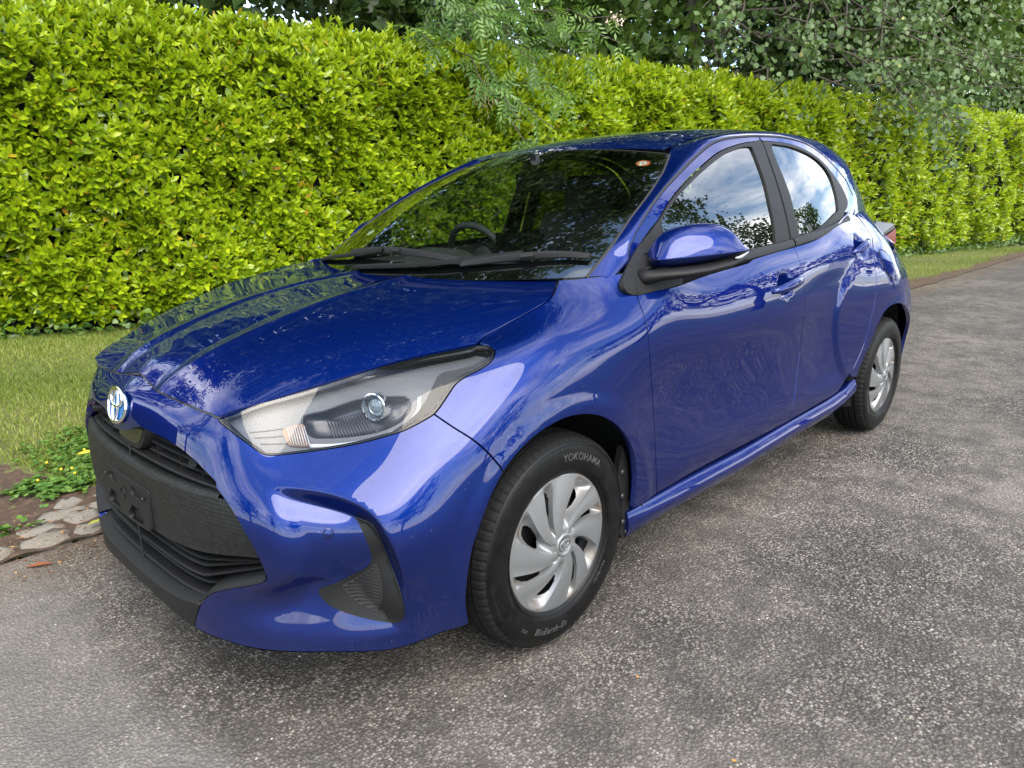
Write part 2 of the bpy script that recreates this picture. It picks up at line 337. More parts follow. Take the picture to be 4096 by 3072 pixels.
# the 300 leaves that show largest: nearest ones in the frame and not behind the car
dist = np.linalg.norm(hp-CAM, axis=1); px = (hp-CAM)@r2/((hp-CAM)@fw)
cand = np.where(in_view(hp, -.02) & (px < -.28) & (hp[:, 2] > .15))[0]; cand = cand[np.argsort(-(hl/dist)[cand])][:1000]; big = RNG.choice(cand, 300, replace=False)
rest = np.ones(len(hp), bool); rest[big] = False
leaf_objs(LAUREL, 'laurel_leaf', M_LAUREL, hedge, hp[big], hd[big], hn[big], hl[big], hw[big], ht[big])
V, F = leaves_mesh(LAUREL, hp[rest], hd[rest], hn[rest], hl[rest], hw[rest]); tt_ = np.repeat(ht[rest], 11)
hp, hd, hn, hl, ht = [np.concatenate(c) for c in zip(*far)]; hw = hl*RNG.uniform(.20, .26, len(hl)); V2, F2 = leaves_mesh(LAUREL_LO, hp, hd, hn, hl*1.12, hw); F2 = F2+len(V); V = np.vstack([V, V2]); F = np.vstack([F, F2]); tt_ = np.r_[tt_, np.repeat(ht, len(LAUREL_LO[0]))]
V -= np.array(hedge.location); tag(obj('foliage', V, F, M_LAUREL, hedge, attr={'tint': tt_}), kind='stuff')
# dark woody inside
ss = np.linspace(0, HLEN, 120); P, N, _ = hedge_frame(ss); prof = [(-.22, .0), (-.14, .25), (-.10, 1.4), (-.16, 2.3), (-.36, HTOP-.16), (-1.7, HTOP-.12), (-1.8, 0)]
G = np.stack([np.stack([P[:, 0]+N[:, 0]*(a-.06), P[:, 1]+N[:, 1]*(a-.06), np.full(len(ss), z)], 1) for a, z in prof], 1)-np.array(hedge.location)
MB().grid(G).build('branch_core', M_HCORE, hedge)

# ---- ivy and weeds at the foot of the hedge ----
IVY = leaf_template((.9, 1., .5), (.18, .4, .75), .15, .1)
M_IVY = leaf_mat('ivy_leaf', [(0, (.02, .05, .012)), (.5, (.055, .12, .02)), (1, (.13, .21, .04))], rough=.4, trans=.2)
n = 5200; s = RNG.uniform(5, HLEN-6, n); P, N, _ = hedge_frame(s); off = RNG.uniform(-.25, .30, n)*RNG.uniform(.4, 1, n); z = .06+np.abs(RNG.normal(0, .09, n))*np.clip(1.2-off*3, .15, 1.5)
ip = np.stack([P[:, 0]+N[:, 0]*off, P[:, 1]+N[:, 1]*off, z], 1); ok = in_view(ip, .05); ip = ip[ok]; n = len(ip)
V, F = leaves_mesh(IVY, ip, RNG.normal(size=(n, 3))*[1, 1, .4]+[0, .4, .2], unit(RNG.normal(0, .4, (n, 3))+[.1, .5, .9]), RNG.uniform(.04, .085, n), RNG.uniform(.018, .036, n))
tag(obj('ivy', V, F, M_IVY, attr={'tint': np.repeat(RNG.random(n), 11)}), 'ivy and weeds creeping along the foot of the hedge', 'ivy', kind='stuff')

# ---- grass and clover ----
M_GRASS = leaf_mat('grass_blade', [(0, (.08, .125, .014)), (.5, (.20, .265, .035)), (.8, (.31, .335, .07)), (1, (.42, .37, .15))], rough=.55, trans=.35)
def blades(x, y, h, w):
    n = len(x); a = RNG.uniform(0, 2*PI, n); lean = RNG.normal(0, .5, (n, 2)); z0 = verge_z(x, y)
    b = np.stack([x, y, z0], 1); sd_ = np.stack([np.cos(a), np.sin(a), 0*a], 1)*w[:, None]/2; t1 = b+np.stack([lean[:, 0]*h*.35, lean[:, 1]*h*.35, h*.6], 1); t2 = b+np.stack([lean[:, 0]*h, lean[:, 1]*h, h], 1)
    V = np.stack([b-sd_, b+sd_, t1+sd_*.7, t1-sd_*.7, t2], 1).reshape(-1, 3); k = np.arange(n)*5
    F = np.concatenate([np.stack([k, k+1, k+2], 1), np.stack([k, k+2, k+3], 1), np.stack([k+3, k+2, k+4], 1)]); return V, F
gx = RNG.uniform(-3.2, 2.2, 140000); gy = RNG.uniform(-6.2, -1.33, 140000)
fx_ = RNG.uniform(-19, -5, 60000); fy_ = RNG.uniform(-3.6, -1.0, 60000)
gx = np.r_[gx, fx_]; gy = np.r_[gy, fy_]; ok = in_view(np.stack([gx, gy, 0*gx], 1), .04) & (gy > hedge_y(gx)-.1)
bald = np.sin(gx*2.1+1)+np.sin(gy*3.3+gx)+RNG.normal(0, .8, len(gx)); soil = (gx > .2) & (gy > soil_edge(gx)+RNG.normal(0, .03, len(gx))); ok &= ~soil & ((bald > -1.4) | (RNG.random(len(gx)) < .4))
gx, gy = gx[ok], gy[ok]; n = len(gx); h = RNG.uniform(.012, .034, n)*(1+.5*(bald[ok] > 1)); V, F = blades(gx, gy, h, RNG.uniform(.003, .0065, n))
tint = np.clip(.45+.16*np.sin(gx*1.7+gy*2.3)+RNG.normal(0, .2, n), 0, 1)
tag(obj('grass', V, F, M_GRASS, attr={'tint': np.repeat(tint, 5)}), 'short mown lawn grass between kerb and hedge', 'grass', kind='stuff')
M_CLOVER = leaf_mat('clover_leaf', [(0, (.035, .09, .015)), (.6, (.08, .18, .025)), (1, (.15, .26, .04))], rough=.5, trans=.25)
cl = []
for cx, cy, sx_, sy_, m in ((.36, -1.85, .12, .12, 520), (.44, -1.70, .09, .07, 200), (.28, -1.62, .12, .12, 300), (.66, -1.42, .06, .04, 110), (.74, -1.55, .05, .03, 60), (.92, -1.12, .05, .02, 40), (.55, -1.5, .08, .05, 120), (.2, -2.0, .2, .1, 260)):
    cl.append(np.stack([RNG.normal(cx, sx_, m), RNG.normal(cy, sy_, m)], 1))
cl = np.vstack(cl); n = len(cl); TRI = leaf_template((.75, 1., .8), (.3, .6, .85), .12, .05); PS = []; DS = []
base = np.stack([cl[:, 0], cl[:, 1], verge_z(cl[:, 0], cl[:, 1])+RNG.uniform(.008, .035, n)], 1); a0 = RNG.uniform(0, 2*PI, n)
for k in range(3): PS.append(base); DS.append(np.stack([np.cos(a0+k*2.09), np.sin(a0+k*2.09), RNG.normal(-.1, .25, n)], 1))
PS = np.vstack(PS); DS = np.vstack(DS); m = len(PS); V, F = leaves_mesh(TRI, PS, DS, unit(RNG.normal(0, .25, (m, 3))+[0, 0, 1]), RNG.uniform(.014, .026, m), RNG.uniform(.008, .013, m))
tag(obj('clover', V, F, M_CLOVER, attr={'tint': np.repeat(RNG.random(m), 11)}), 'low green clover patch spreading over the soil by the kerb', 'clover', kind='stuff')
M_YEL = plain('yellow_petal', (.75, .55, .02), .6)
fl = base[RNG.choice(n, 14, replace=False)]+[0, 0, .02]; mb = MB()
for q in fl:
    th = np.linspace(0, 2*PI, 6, endpoint=False); ring = np.stack([np.cos(th)*.007, np.sin(th)*.007, 0*th], 1)
    mb.add(np.vstack([q+ring, q+ring*.5+[0, 0, .006], q+[0, 0, -.006]]), [[i, (i+1) % 6, 6+(i+1) % 6, 6+i] for i in range(6)]+[[6, 7, 8, 9, 10, 11]]+[[(i+1) % 6, i, 12] for i in range(6)])
tag(mb.build('clover_flowers', M_YEL), 'tiny yellow flower heads dotted over the clover patch', 'flowers', kind='stuff')

# ---- loose grit on the lane ----
n = 2600; gx = RNG.uniform(-3.5, 2.0, n); gy = RNG.uniform(-1.0, 2.2, n); ok = in_view(np.stack([gx, gy, 0*gx], 1), .03); gx, gy = gx[ok], gy[ok]; n = len(gx)
octa = np.array([(1, 0, 0), (0, 1, 0), (-1, 0, 0), (0, -1, 0), (.1, .1, .7), (-.6, .4, .55)]); OF = np.array([(0, 1, 4), (1, 5, 4), (1, 2, 5), (2, 3, 5), (3, 4, 5), (3, 0, 4)])
sz = RNG.uniform(.0018, .0048, n)*np.where(RNG.random(n) < .05, 1.5, 1); ang = RNG.uniform(0, 2*PI, n); c, s = np.cos(ang), np.sin(ang)
V = np.stack([(octa[None, :, 0]*c[:, None]-octa[None, :, 1]*s[:, None])*sz[:, None]+gx[:, None], (octa[None, :, 0]*s[:, None]+octa[None, :, 1]*c[:, None])*sz[:, None]*.8+gy[:, None], octa[None, :, 2]*sz[:, None]+.001], -1).reshape(-1, 3)
t = NT('grit'); a = t.n('ShaderNodeAttribute', attribute_name='tint'); M_GRIT = t.surf(t.n('ShaderNodeBsdfPrincipled', {'Base Color': t.ramp(a.outputs['Fac'], [(0, (.07, .066, .06)), (.7, (.22, .21, .195)), (1, (.42, .41, .39))]), 'Roughness': .8}))
tag(obj('grit', V, (OF[None]+(np.arange(n)*6)[:, None, None]).reshape(-1, 3), M_GRIT, smooth=False, attr={'tint': np.repeat(RNG.random(n), 6)}), 'loose grit and small stones scattered over the tarmac', 'grit', kind='stuff')
# =====================================================================
# trees
# =====================================================================
DIA = (np.array([(0, 0, 0), (.5, .5, .10), (1, 0, -.12), (.5, -.5, .10)]), np.array([(0, 2, 1), (0, 3, 2)]))
M_DARK = leaf_mat('dark_tree_leaf', [(0, (.018, .04, .010)), (.5, (.045, .085, .018)), (1, (.11, .17, .04))], rough=.45, trans=.22, tint_trans=(.12, .2, .02))
M_GREEN = leaf_mat('green_tree_leaf', [(0, (.035, .075, .014)), (.5, (.085, .15, .028)), (1, (.17, .25, .05))], rough=.45, trans=.25, tint_trans=(.2, .3, .03))
def limb(a, b, r0, r1, wob=.25, n=8, seed=0):
    g = np.random.default_rng(seed); t = np.linspace(0, 1, n)[:, None]; P = np.array(a)*(1-t)+np.array(b)*t; w = g.normal(0, 1, (n, 3))*wob*np.sin(PI*t); w[0] = w[-1] = 0
    return P+w, np.linspace(r0, r1, n)
def tree(name, label, base, height, crowns, nleaf, leaf, mat, seed, trunk_r=.18, group=None, lo=.0):
    """crowns: list of (centre, radii) relative to the base; leaves sit in clumps spread through each"""
    g = np.random.default_rng(seed); t = tag(empty(name, base), label, 'tree', group); mb = MB()
    P, R = limb((0, 0, -.1), (g.normal(0, .2), g.normal(0, .2), height*.8), trunk_r, trunk_r*.35, .12, 9, seed); mb.tube(P, R, 9)
    PS = []; tot = sum(c[1][0]*c[1][1]*c[1][2] for c in crowns)
    for j, (c, rr) in enumerate(crowns):
        c = np.array(c, float); rr = np.array(rr, float); st = P[int(np.clip(c[2]/height*8, 2, 7))]
        LP, LR = limb(st, c, trunk_r*.4, .02, .2, 7, seed*31+j); mb.tube(LP, LR, 6)
        k = max(3, int(nleaf*rr.prod()/tot)); nc = max(6, k//70); u = unit(g.normal(size=(nc, 3)))*(g.random((nc, 1))**.42)
        cc = c+u*rr; w = g.integers(0, nc, k); PS.append(cc[w]+g.normal(0, 1, (k, 3))*np.array([.26, .26, .2])*np.cbrt(rr.prod())*.55)
        for q in cc[:6]:
            bp, br = limb(c, q, .018, .005, .08, 5, seed*7+j); mb.tube(bp, br, 4)
    mb.build('trunk', M_BARK, t)
    PS = np.vstack(PS); n = len(PS); V, F = leaves_mesh(DIA, PS, g.normal(size=(n, 3))-[0, 0, .5], unit(g.normal(0, .8, (n, 3))+[0, .2, .7]), g.uniform(.7, 1.3, n)*leaf, g.uniform(.7, 1.2, n)*leaf)
    tag(obj('crown', V, F, mat, t, attr={'tint': np.repeat(np.clip(g.normal(.45, .22, n), 0, 1), 4)}), kind='stuff'); return t
# dark trees standing behind the hedge
BT = [('dark ivy covered tree rising behind the left end of the hedge', (-1.6, -8.6, 0), 12, M_DARK, 11), ('tall dark tree behind the middle of the hedge, next to the hanging ash leaves', (-5.6, -8.4, 0), 13, M_DARK, 12), ('shadowed tree with pale leaning trunk behind the hedge above the car roof', (-9.8, -7.4, 0), 12, M_GREEN, 13), ('dark tree filling the gap behind the hedge under the poplar branches', (-15.0, -6.2, 0), 11, M_DARK, 15), ('green tree beyond the far right end of the hedge', (-20.5, -5.2, 0), 11, M_GREEN, 14), ('leafy tree in the far right corner above the bright end of the hedge', (-28.5, -4.4, 0), 12, M_GREEN, 16)]
for lb, bp_, hh, mt, sd_ in BT:
    k = 1.25 if sd_ in (14, 15) else 1.
    tree('background_tree', lb, bp_, hh, [((.2, 1.0, 3.6), (2.6*k, 1.3, 1.5)), ((-.4, 1.1, 5.2), (2.7*k, 1.7, 1.6)), ((.9, 1.2, 7.2), (2.6*k, 2.2, 1.9)), ((-1.0, .8, 9.0), (2.6*k, 2.4, 2.0)), ((.4, .6, hh-1.2), (2.0, 2.0, 1.5))]+([((-.4, 3.9, 8.6), (2.5, 1.9, 1.2)), ((1.2, 4.3, 10.2), (2.2, 1.8, 1.2)), ((-.2, 5.8, 10.6), (2.3, 1.7, 1.1))] if sd_ < 14 else []), 35000, .175, mt, sd_, .22)

# ---- ash tree: hanging sprays of compound leaves over the hedge ----
M_ASH = leaf_mat('ash_leaf', [(0, (.045, .105, .02)), (.5, (.09, .19, .03)), (1, (.17, .29, .05))], rough=.42, trans=.32, tint_trans=(.22, .36, .04))
def ash_leaf():
    V0, F0 = leaf_template((.7, 1., .62), (.25, .5, .78), .18, .22); V = []; F = []; n = 0
    def put(p, d, L, w):
        nonlocal n
        d = np.array(d, float)[None]; v, f = leaves_mesh((V0, F0), np.array(p, float)[None], d, np.array([[0., 0, 1]]), np.array([L]), np.array([w])); V.append(v); F.append(f+n); n += len(v)
    for k in range(4):
        s = .28+.19*k; z = -.28*s*s
        for sg in (1, -1): put((s, sg*.006, z), (.62, sg*.85, -.38), .30-.02*abs(k-1), .046)
    put((.95, 0, -.26), (1, 0, -.7), .32, .05)
    ts = np.linspace(0, .97, 6); tv, tf = tube_vf(np.stack([ts, 0*ts, -.28*ts*ts], 1), .006, 4, False)
    V.append(tv); F.append(np.array([t for q in tf for t in ((q[0]+n, q[1]+n, q[2]+n), (q[0]+n, q[2]+n, q[3]+n))])); return np.vstack(V), np.vstack(F)
ASH = ash_leaf()
ash = tag(empty('ash_tree', (-6.0, -7.0, 0)), 'ash tree with feathery compound leaves hanging over the hedge', 'tree'); mb = MB()
P, R = limb((0, 0, -.1), (.4, .5, 6.5), .12, .05, .1, 10, 5); mb.tube(P, R, 8)
tips = []
def spray(a, b, r0, seed, nl):
    Pp, Rr = limb(a, b, r0, .004, .10, 9, seed); mb.tube(Pp, Rr, 5); g = np.random.default_rng(seed)
    for k in range(nl):
        f = g.uniform(.35, 1.0)*8; i = int(min(f, 7.99)); q = Pp[i]+(Pp[i+1]-Pp[i])*(f-i); dd = unit(Pp[i+1]-Pp[i]+g.normal(0, .9, 3)+np.array([.15, .5, -.25])); tips.append((q, dd))
base = np.array([-6.0, -7.0, 0])
for k, (tx, ty, tz, nl) in enumerate(((-3.75, -3.95, 2.72, 30), (-4.15, -3.75, 2.35, 34), (-4.5, -3.6, 2.02, 30), (-4.8, -3.6, 2.6, 32), (-5.15, -3.5, 2.3, 30), (-5.5, -3.4, 2.7, 30), (-4.1, -3.8, 3.0, 30), (-6.0, -3.4, 2.95, 24), (-4.7, -3.75, 3.1, 32), (-5.4, -3.7, 3.2, 30), (-3.8, -4.1, 3.3, 24), (-4.55, -3.55, 1.8, 18), (-6.2, -3.6, 3.3, 24), (-5.0, -3.9, 3.5, 30), (-4.4, -4.1, 3.5, 26), (-5.7, -3.9, 3.6, 24), (-4.9, -3.45, 1.95, 16))):
    spray(np.array([.25, .4, 3.6+.25*(k % 4)]), np.array([tx, ty, tz])-base, .020, 60+k, nl)
mb.build('trunk', M_BARK, ash)
tp = np.array([a for a, b in tips])+base; tdv = np.array([b for a, b in tips]); n = len(tp)
an = unit(RNG.normal(0, .35, (n, 3))+[.3, .6, .6]); aL = RNG.uniform(.22, .33, n); aW = RNG.uniform(.24, .34, n); at_ = RNG.random(n); fr_ = np.argsort(np.linalg.norm(tp-CAM, axis=1))
a1_, a2_ = fr_[:300], fr_[300:]; leaf_objs(ASH, 'ash_leaf', M_ASH, ash, tp[a1_], tdv[a1_], an[a1_], aL[a1_], aW[a1_], at_[a1_])
V, F = leaves_mesh(ASH, tp[a2_]-base, tdv[a2_], an[a2_], aL[a2_], aW[a2_]); tag(obj('foliage', V, F, M_ASH, ash, attr={'tint': np.repeat(at_[a2_], len(ASH[0]))}), kind='stuff')
g = np.random.default_rng(77); m = 700; cp = unit(g.normal(size=(m, 3)))*g.random((m, 1))**.4*[2.4, 2.0, 1.8]+[.4, .6, 6.2]
V, F = leaves_mesh(ASH, cp, g.normal(size=(m, 3))-[0, 0, .3], unit(g.normal(0, .5, (m, 3))+[0, .2, .8]), g.uniform(.22, .34, m), g.uniform(.22, .32, m))
tag(obj('crown', V, F, M_ASH, ash, attr={'tint': np.repeat(g.random(m), len(ASH[0]))}), kind='stuff')
# bunch of brown winged seeds
M_KEYS = plain('ash_seed', (.16, .13, .04), .7); kb = []; kd = []
for q in ((-4.45, -4.05, 2.25), (-4.35, -4.05, 2.35)):
    for k in range(60): kb.append(np.array(q)-base+g.normal(0, .07, 3)); kd.append((g.normal(0, .25), g.normal(0, .25), -1))
V, F = leaves_mesh(leaf_template((.6, 1, .8), (.25, .55, .85), .05, .02), np.array(kb), np.array(kd), unit(g.normal(size=(120, 3))), np.full(120, .042), np.full(120, .0045)); tag(obj('seed_bunch', V, F, M_KEYS, ash), kind='stuff')

# ---- grey poplar: broad toothed leaves on thin drooping branches, right of the picture ----
M_POP = leaf_mat('poplar_leaf', [(0, (.04, .085, .028)), (.4, (.09, .16, .045)), (.75, (.16, .235, .075)), (.92, (.25, .31, .14)), (1, (.38, .38, .12))], rough=.5, trans=.25, tint_trans=(.2, .3, .06))
def poplar_leaf():
    o = np.array([(0, 0), (.10, .26), (.22, .34), (.30, .46), (.42, .44), (.50, .52), (.62, .42), (.70, .40), (.80, .24), (.88, .18), (1, 0)]); V = [(.45, 0, -.03)]
    V += [(x, y, .09*abs(y)-.10*x*x) for x, y in o]+[(x, -y, .09*abs(y)-.10*x*x) for x, y in o[-2:0:-1]]; n = len(V)-1
    return np.array(V, float), np.array([(0, 1+(i+1) % n, 1+i) for i in range(n)])
POP = poplar_leaf()
pop = tag(empty('poplar_tree', (-14.5, -5.2, 0)), 'grey green poplar with toothed leaves drooping over the right of the hedge', 'tree'); mb = MB(); pb = np.array([-14.5, -5.2, 0])
P, R = limb((0, 0, -.1), (.5, .8, 9), .20, .07, .15, 10, 9); mb.tube(P, R, 9)
P2, R2 = limb((1.8, -1.0, 0), (4.6, .2, 6.0), .15, .08, .1, 10, 10); mb.tube(P2, R2, 9)
g = np.random.default_rng(21); pl = []
ends = [(-9.6, -2.2, 3.05), (-9.0, -2.6, 3.5), (-10.4, -1.8, 2.75), (-11.2, -1.3, 2.5), (-12.0, -1.2, 2.35), (-10.0, -1.6, 3.5), (-11.0, -1.2, 3.2), (-12.2, -.9, 3.0), (-13.0, -.9, 2.5), (-8.2, -2.9, 3.35), (-8.8, -2.1, 4.0), (-10.8, -1.0, 4.0), (-13.6, -.8, 2.9), (-12.6, -.6, 3.7), (-9.8, -1.4, 4.4), (-14.6, -.8, 2.75), (-14.2, -.6, 3.4), (-15.8, -.8, 3.2), (-11.6, -1.1, 2.15), (-7.6, -3.3, 3.55), (-12.8, -1.0, 2.2), (-16.5, -1.0, 3.8), (-15.2, -.9, 2.5), (-7.9, -2.9, 4.0)]
for k, e in enumerate(ends):
    st = P[4+k % 4] if k % 3 else P2[5+k % 4]; a = np.array(st); b = np.array(e)-pb; Pp, Rr = limb(a, b, .035, .005, .22, 12, 300+k); mb.tube(Pp, Rr, 5)
    for j in range(7):
        i = int(g.integers(5, 11)); q = Pp[i]; tq = q+g.normal(0, .34, 3)+[.05, .1, -.22]; SP, SR = limb(q, tq, .007, .002, .04, 5, 900+k*9+j); mb.tube(SP, SR, 4, False)
        for w in range(g.integers(20, 34)):
            f = g.uniform(.15, 1.1); pl.append(q+(tq-q)*f+g.normal(0, .10, 3))
mb.build('trunk', M_BARK, pop)
pl = np.array(pl)+pb; n = len(pl); pd = g.normal(0, .7, (n, 3))+[.1, .15, -.75]; pn = unit(g.normal(0, .6, (n, 3))+[.45, .6, .35]); pL = g.uniform(.055, .095, n); pt = np.clip(g.normal(.45, .2, n), 0, 1)
dist = np.linalg.norm(pl-CAM, axis=1); c = np.where(in_view(pl, -.01))[0]; c = c[np.argsort(-(pL/dist)[c])][:300]; rest = np.ones(n, bool); rest[c] = False
leaf_objs(POP, 'poplar_leaf', M_POP, pop, pl[c], pd[c], pn[c], pL[c], pL[c], pt[c])
V, F = leaves_mesh(POP, pl[rest], pd[rest], pn[rest], pL[rest], pL[rest]); V -= pb; tag(obj('foliage', V, F, M_POP, pop, attr={'tint': np.repeat(pt[rest], len(POP[0]))}), kind='stuff')
m = 9000; cp = unit(g.normal(size=(m, 3)))*g.random((m, 1))**.45*[3.6, 2.6, 2.6]+[1.2, 1.2, 6.8]; V, F = leaves_mesh(DIA, cp, g.normal(size=(m, 3)), unit(g.normal(0, .7, (m, 3))+[0, .2, .6]), g.uniform(.07, .12, m), g.uniform(.07, .12, m))
tag(obj('crown', V, F, M_POP, pop, attr={'tint': np.repeat(g.random(m), 4)}), kind='stuff')
# twig with pinkish blossom
M_BLOS = plain('blossom', (.72, .55, .47), .7); bl = g.normal(0, .055, (70, 3))*[1.4, 1, .8]+[-6.95, -4.2, 3.47]; V, F = leaves_mesh(DIA, bl, g.normal(size=(70, 3)), unit(g.normal(size=(70, 3))+[.3, .6, .4]), np.full(70, .03), np.full(70, .03))
tag(obj('blossom', V, F, M_BLOS, attr={'tint': np.zeros(280)}), 'small pale pink blossom cluster above the hedge', 'blossom', kind='stuff')

# ---- across the lane, seen as reflections in the glass: trees, lamp post, white house ----
for k, (x, y, hh, sc_) in enumerate(((-17, 8.8, 8.2, 1.15), (-22.5, 6.6, 6.2, .95), (-21, 15.5, 9, 1.2), (-6, 20, 10, 1.3), (6, 17, 8, 1.1), (15, 9, 8, 1.1), (19, -1, 8.5, 1.1), (14, -10, 9, 1.2), (3.5, -10.5, 9, 1.1))):
    tree('roadside_tree', ('round leafy tree far down the lane, mirrored in the front side window', 'low bushy tree by the lamp post, mirrored in the rear side window', 'broad tree across the lane well behind the car', 'large tree across the lane facing the car doors', 'tree across the lane behind the photographer', 'tree at the bend of the lane ahead of the car', 'tree straight ahead of the car bonnet', 'tree beyond the verge ahead of the car', 'tall tree at the near end of the hedge, left of the picture')[k],
         (x, y, 0), hh, [((0, 0, hh*.55), (2.3*sc_, 2.3*sc_, hh*.22)), ((.6*sc_, .4, hh*.8), (1.8*sc_, 1.8*sc_, hh*.18)), ((-.9*sc_, -.3, hh*.4), (1.6*sc_, 1.6*sc_, hh*.15))], 3800, .17, M_GREEN if k % 2 else M_DARK, 40+k, .2, 'trees across the lane')
M_IRON = plain('black_iron', (.02, .02, .022), .45, .3); M_PANE = plain('lamp_glass', (.7, .72, .7), .15)
lamp = tag(empty('street_lamp', (-18.5, 5.6, 0)), 'old fashioned black lantern lamp post across the lane', 'street lamp')
mb = MB(); mb.tube([(0, 0, 0), (0, 0, .5), (0, 0, .55), (0, 0, 3.6)], [.11, .10, .055, .04], 10); mb.tube([(-.25, 0, 3.1), (.25, 0, 3.1)], .018, 6); mb.build('post', M_IRON, lamp)
mb = MB(); mb.tube([(0, 0, 3.62), (0, 0, 4.05)], [.13, .22], 6); mb.build('lantern_pane', M_PANE, lamp, smooth=False)
mb = MB(); mb.tube([(0, 0, 4.05), (0, 0, 4.10), (0, 0, 4.28), (0, 0, 4.42)], [.27, .26, .06, .02], 6); mb.build('lantern_cap', M_IRON, lamp, smooth=False)
M_REND = plain('white_render', (.75, .74, .71), .8); M_SLATE = plain('roof_slate', (.09, .09, .10), .7); M_WGL = plain('house_glass', (.02, .025, .03), .08)
house = tag(empty('white_house', (-46, 11, 0)), 'white rendered house with slate roof far down the lane', 'house')
MB().box((0, 0, 2.4), (9, 7, 4.8)).build('wall', M_REND, house, smooth=False)
MB().add([(-4.8, -3.8, 4.8), (4.8, -3.8, 4.8), (4.8, 3.8, 4.8), (-4.8, 3.8, 4.8), (-4.8, 0, 7.4), (4.8, 0, 7.4)], [(0, 1, 5, 4), (2, 3, 4, 5), (0, 4, 3), (1, 2, 5), (0, 3, 2, 1)]).build('roof', M_SLATE, house, smooth=False)
for x in (4.52,):
    for y, z in ((-2, 1.5), (2, 1.5), (-2, 3.6), (2, 3.6)): MB().box((x, y, z), (.06, 1.1, 1.2)).build('window', M_WGL, house, smooth=False)
for xx in (-2.5, 2.5):
    for z in (1.5, 3.6): MB().box((xx, -3.52, z), (1.1, .06, 1.2)).build('window', M_WGL, house, smooth=False)
# ---------- smooth surfaces through measured stations ----------
def spline_basis(kn, xs):
    """matrix B so that B @ values(kn) = natural cubic spline at xs"""
    kn = np.asarray(kn, float); xs = np.asarray(xs, float); n = len(kn); h = np.diff(kn)
    A = np.eye(n); R = np.zeros((n, n))
    for i in range(1, n - 1):
        A[i, i-1] = h[i-1]; A[i, i] = 2*(h[i-1]+h[i]); A[i, i+1] = h[i]
        R[i, i-1] = 6/h[i-1]; R[i, i] = -6/h[i-1]-6/h[i]; R[i, i+1] = 6/h[i]
    M = np.linalg.solve(A, R)
    k = np.clip(np.searchsorted(kn, xs) - 1, 0, n - 2); hk = h[k]
    xc = np.clip(xs, kn[0], kn[-1])
    a = (kn[k+1]-xc)/hk; b = (xc-kn[k])/hk
    I = np.eye(n); B = a[:, None]*I[k] + b[:, None]*I[k+1] + (((a**3-a)*hk*hk/6)[:, None])*M[k] + (((b**3-b)*hk*hk/6)[:, None])*M[k+1]
    # linear extrapolation outside
    for side, sel in ((0, xs < kn[0]), (1, xs > kn[-1])):
        if sel.any():
            i = 0 if side == 0 else n-2
            if side == 0: d = (I[1]-I[0])/h[0] - h[0]/6*(2*M[0]+M[1])
            else: d = (I[n-1]-I[n-2])/h[-1] + h[-1]/6*(M[n-2]+2*M[n-1])
            B[sel] += (xs[sel]-(kn[0] if side == 0 else kn[-1]))[:, None]*d[None]
    return B
class Patch:
    def __init__(self, P, ku, kv, disp=None, flip=1.0):
        self.P = np.asarray(P, float); self.ku = np.asarray(ku, float); self.kv = np.asarray(kv, float); self.disp = disp; self.flip = flip
    def base(self, u, v):
        return np.einsum('nu,uvk,nv->nk', spline_basis(self.ku, u), self.P, spline_basis(self.kv, v), optimize=True)
    def bnorm(self, u, v, e=.004):
        a = self.base(u+e, v)-self.base(u-e, v); b = self.base(u, v+e)-self.base(u, v-e)
        n = np.cross(a, b)*self.flip; return n/np.linalg.norm(n, axis=1, keepdims=True)
    def at(self, u, v):
        u = np.asarray(u, float); v = np.asarray(v, float); q = self.base(u, v)
        if self.disp is not None:
            q = q + self.bnorm(u, v)*self.disp(u, v)[:, None]
        return q
    def normal(self, u, v, e=.0025):
        u = np.asarray(u, float); v = np.asarray(v, float)
        a = self.at(u+e, v)-self.at(u-e, v); b = self.at(u, v+e)-self.at(u, v-e)
        n = np.cross(a, b)*self.flip; return n/np.linalg.norm(n, axis=1, keepdims=True)
def sstep(a, b, x):
    t = np.clip((np.asarray(x)-a)/(b-a), 0, 1); return t*t*(3-2*t)
def poly_sd(poly, u, v):
    """signed distance to closed polygon, inside positive"""
    poly = np.asarray(poly, float); q = np.stack([u, v], 1); a = poly; b = np.roll(poly, -1, 0)
    d2 = np.full(len(q), 1e9); ins = np.zeros(len(q), bool)
    for p0, p1 in zip(a, b):
        e = p1-p0; w = q-p0; t = np.clip((w@e)/max(e@e, 1e-12), 0, 1)
        d2 = np.minimum(d2, ((w-t[:, None]*e)**2).sum(1))
        c = (p0[1] > q[:, 1]) != (p1[1] > q[:, 1])
        with np.errstate(divide='ignore', invalid='ignore'):
            xi = p0[0]+(q[:, 1]-p0[1])*(p1[0]-p0[0])/(p1[1]-p0[1])
        ins ^= c & (q[:, 0] < xi)
    return np.where(ins, 1, -1)*np.sqrt(d2)
def line_sd(pl, u, v):
    """signed distance to an open polyline (left of travel positive) and arc position 0..1"""
    pl = np.asarray(pl, float); q = np.stack([u, v], 1); best = np.full(len(q), 1e9); sg = np.ones(len(q)); arc = np.zeros(len(q))
    L = np.r_[0, np.cumsum(np.linalg.norm(np.diff(pl, axis=0), axis=1))]
    for i in range(len(pl)-1):
        p0, p1 = pl[i], pl[i+1]; e = p1-p0; w = q-p0; t = np.clip((w@e)/(e@e), 0, 1)
        r = w-t[:, None]*e; d = (r**2).sum(1); c = e[0]*w[:, 1]-e[1]*w[:, 0]
        m = d < best; best[m] = d[m]; sg[m] = np.sign(c[m]); arc[m] = (L[i]+t[m]*(L[i+1]-L[i]))/L[-1]
    return sg*np.sqrt(best), arc
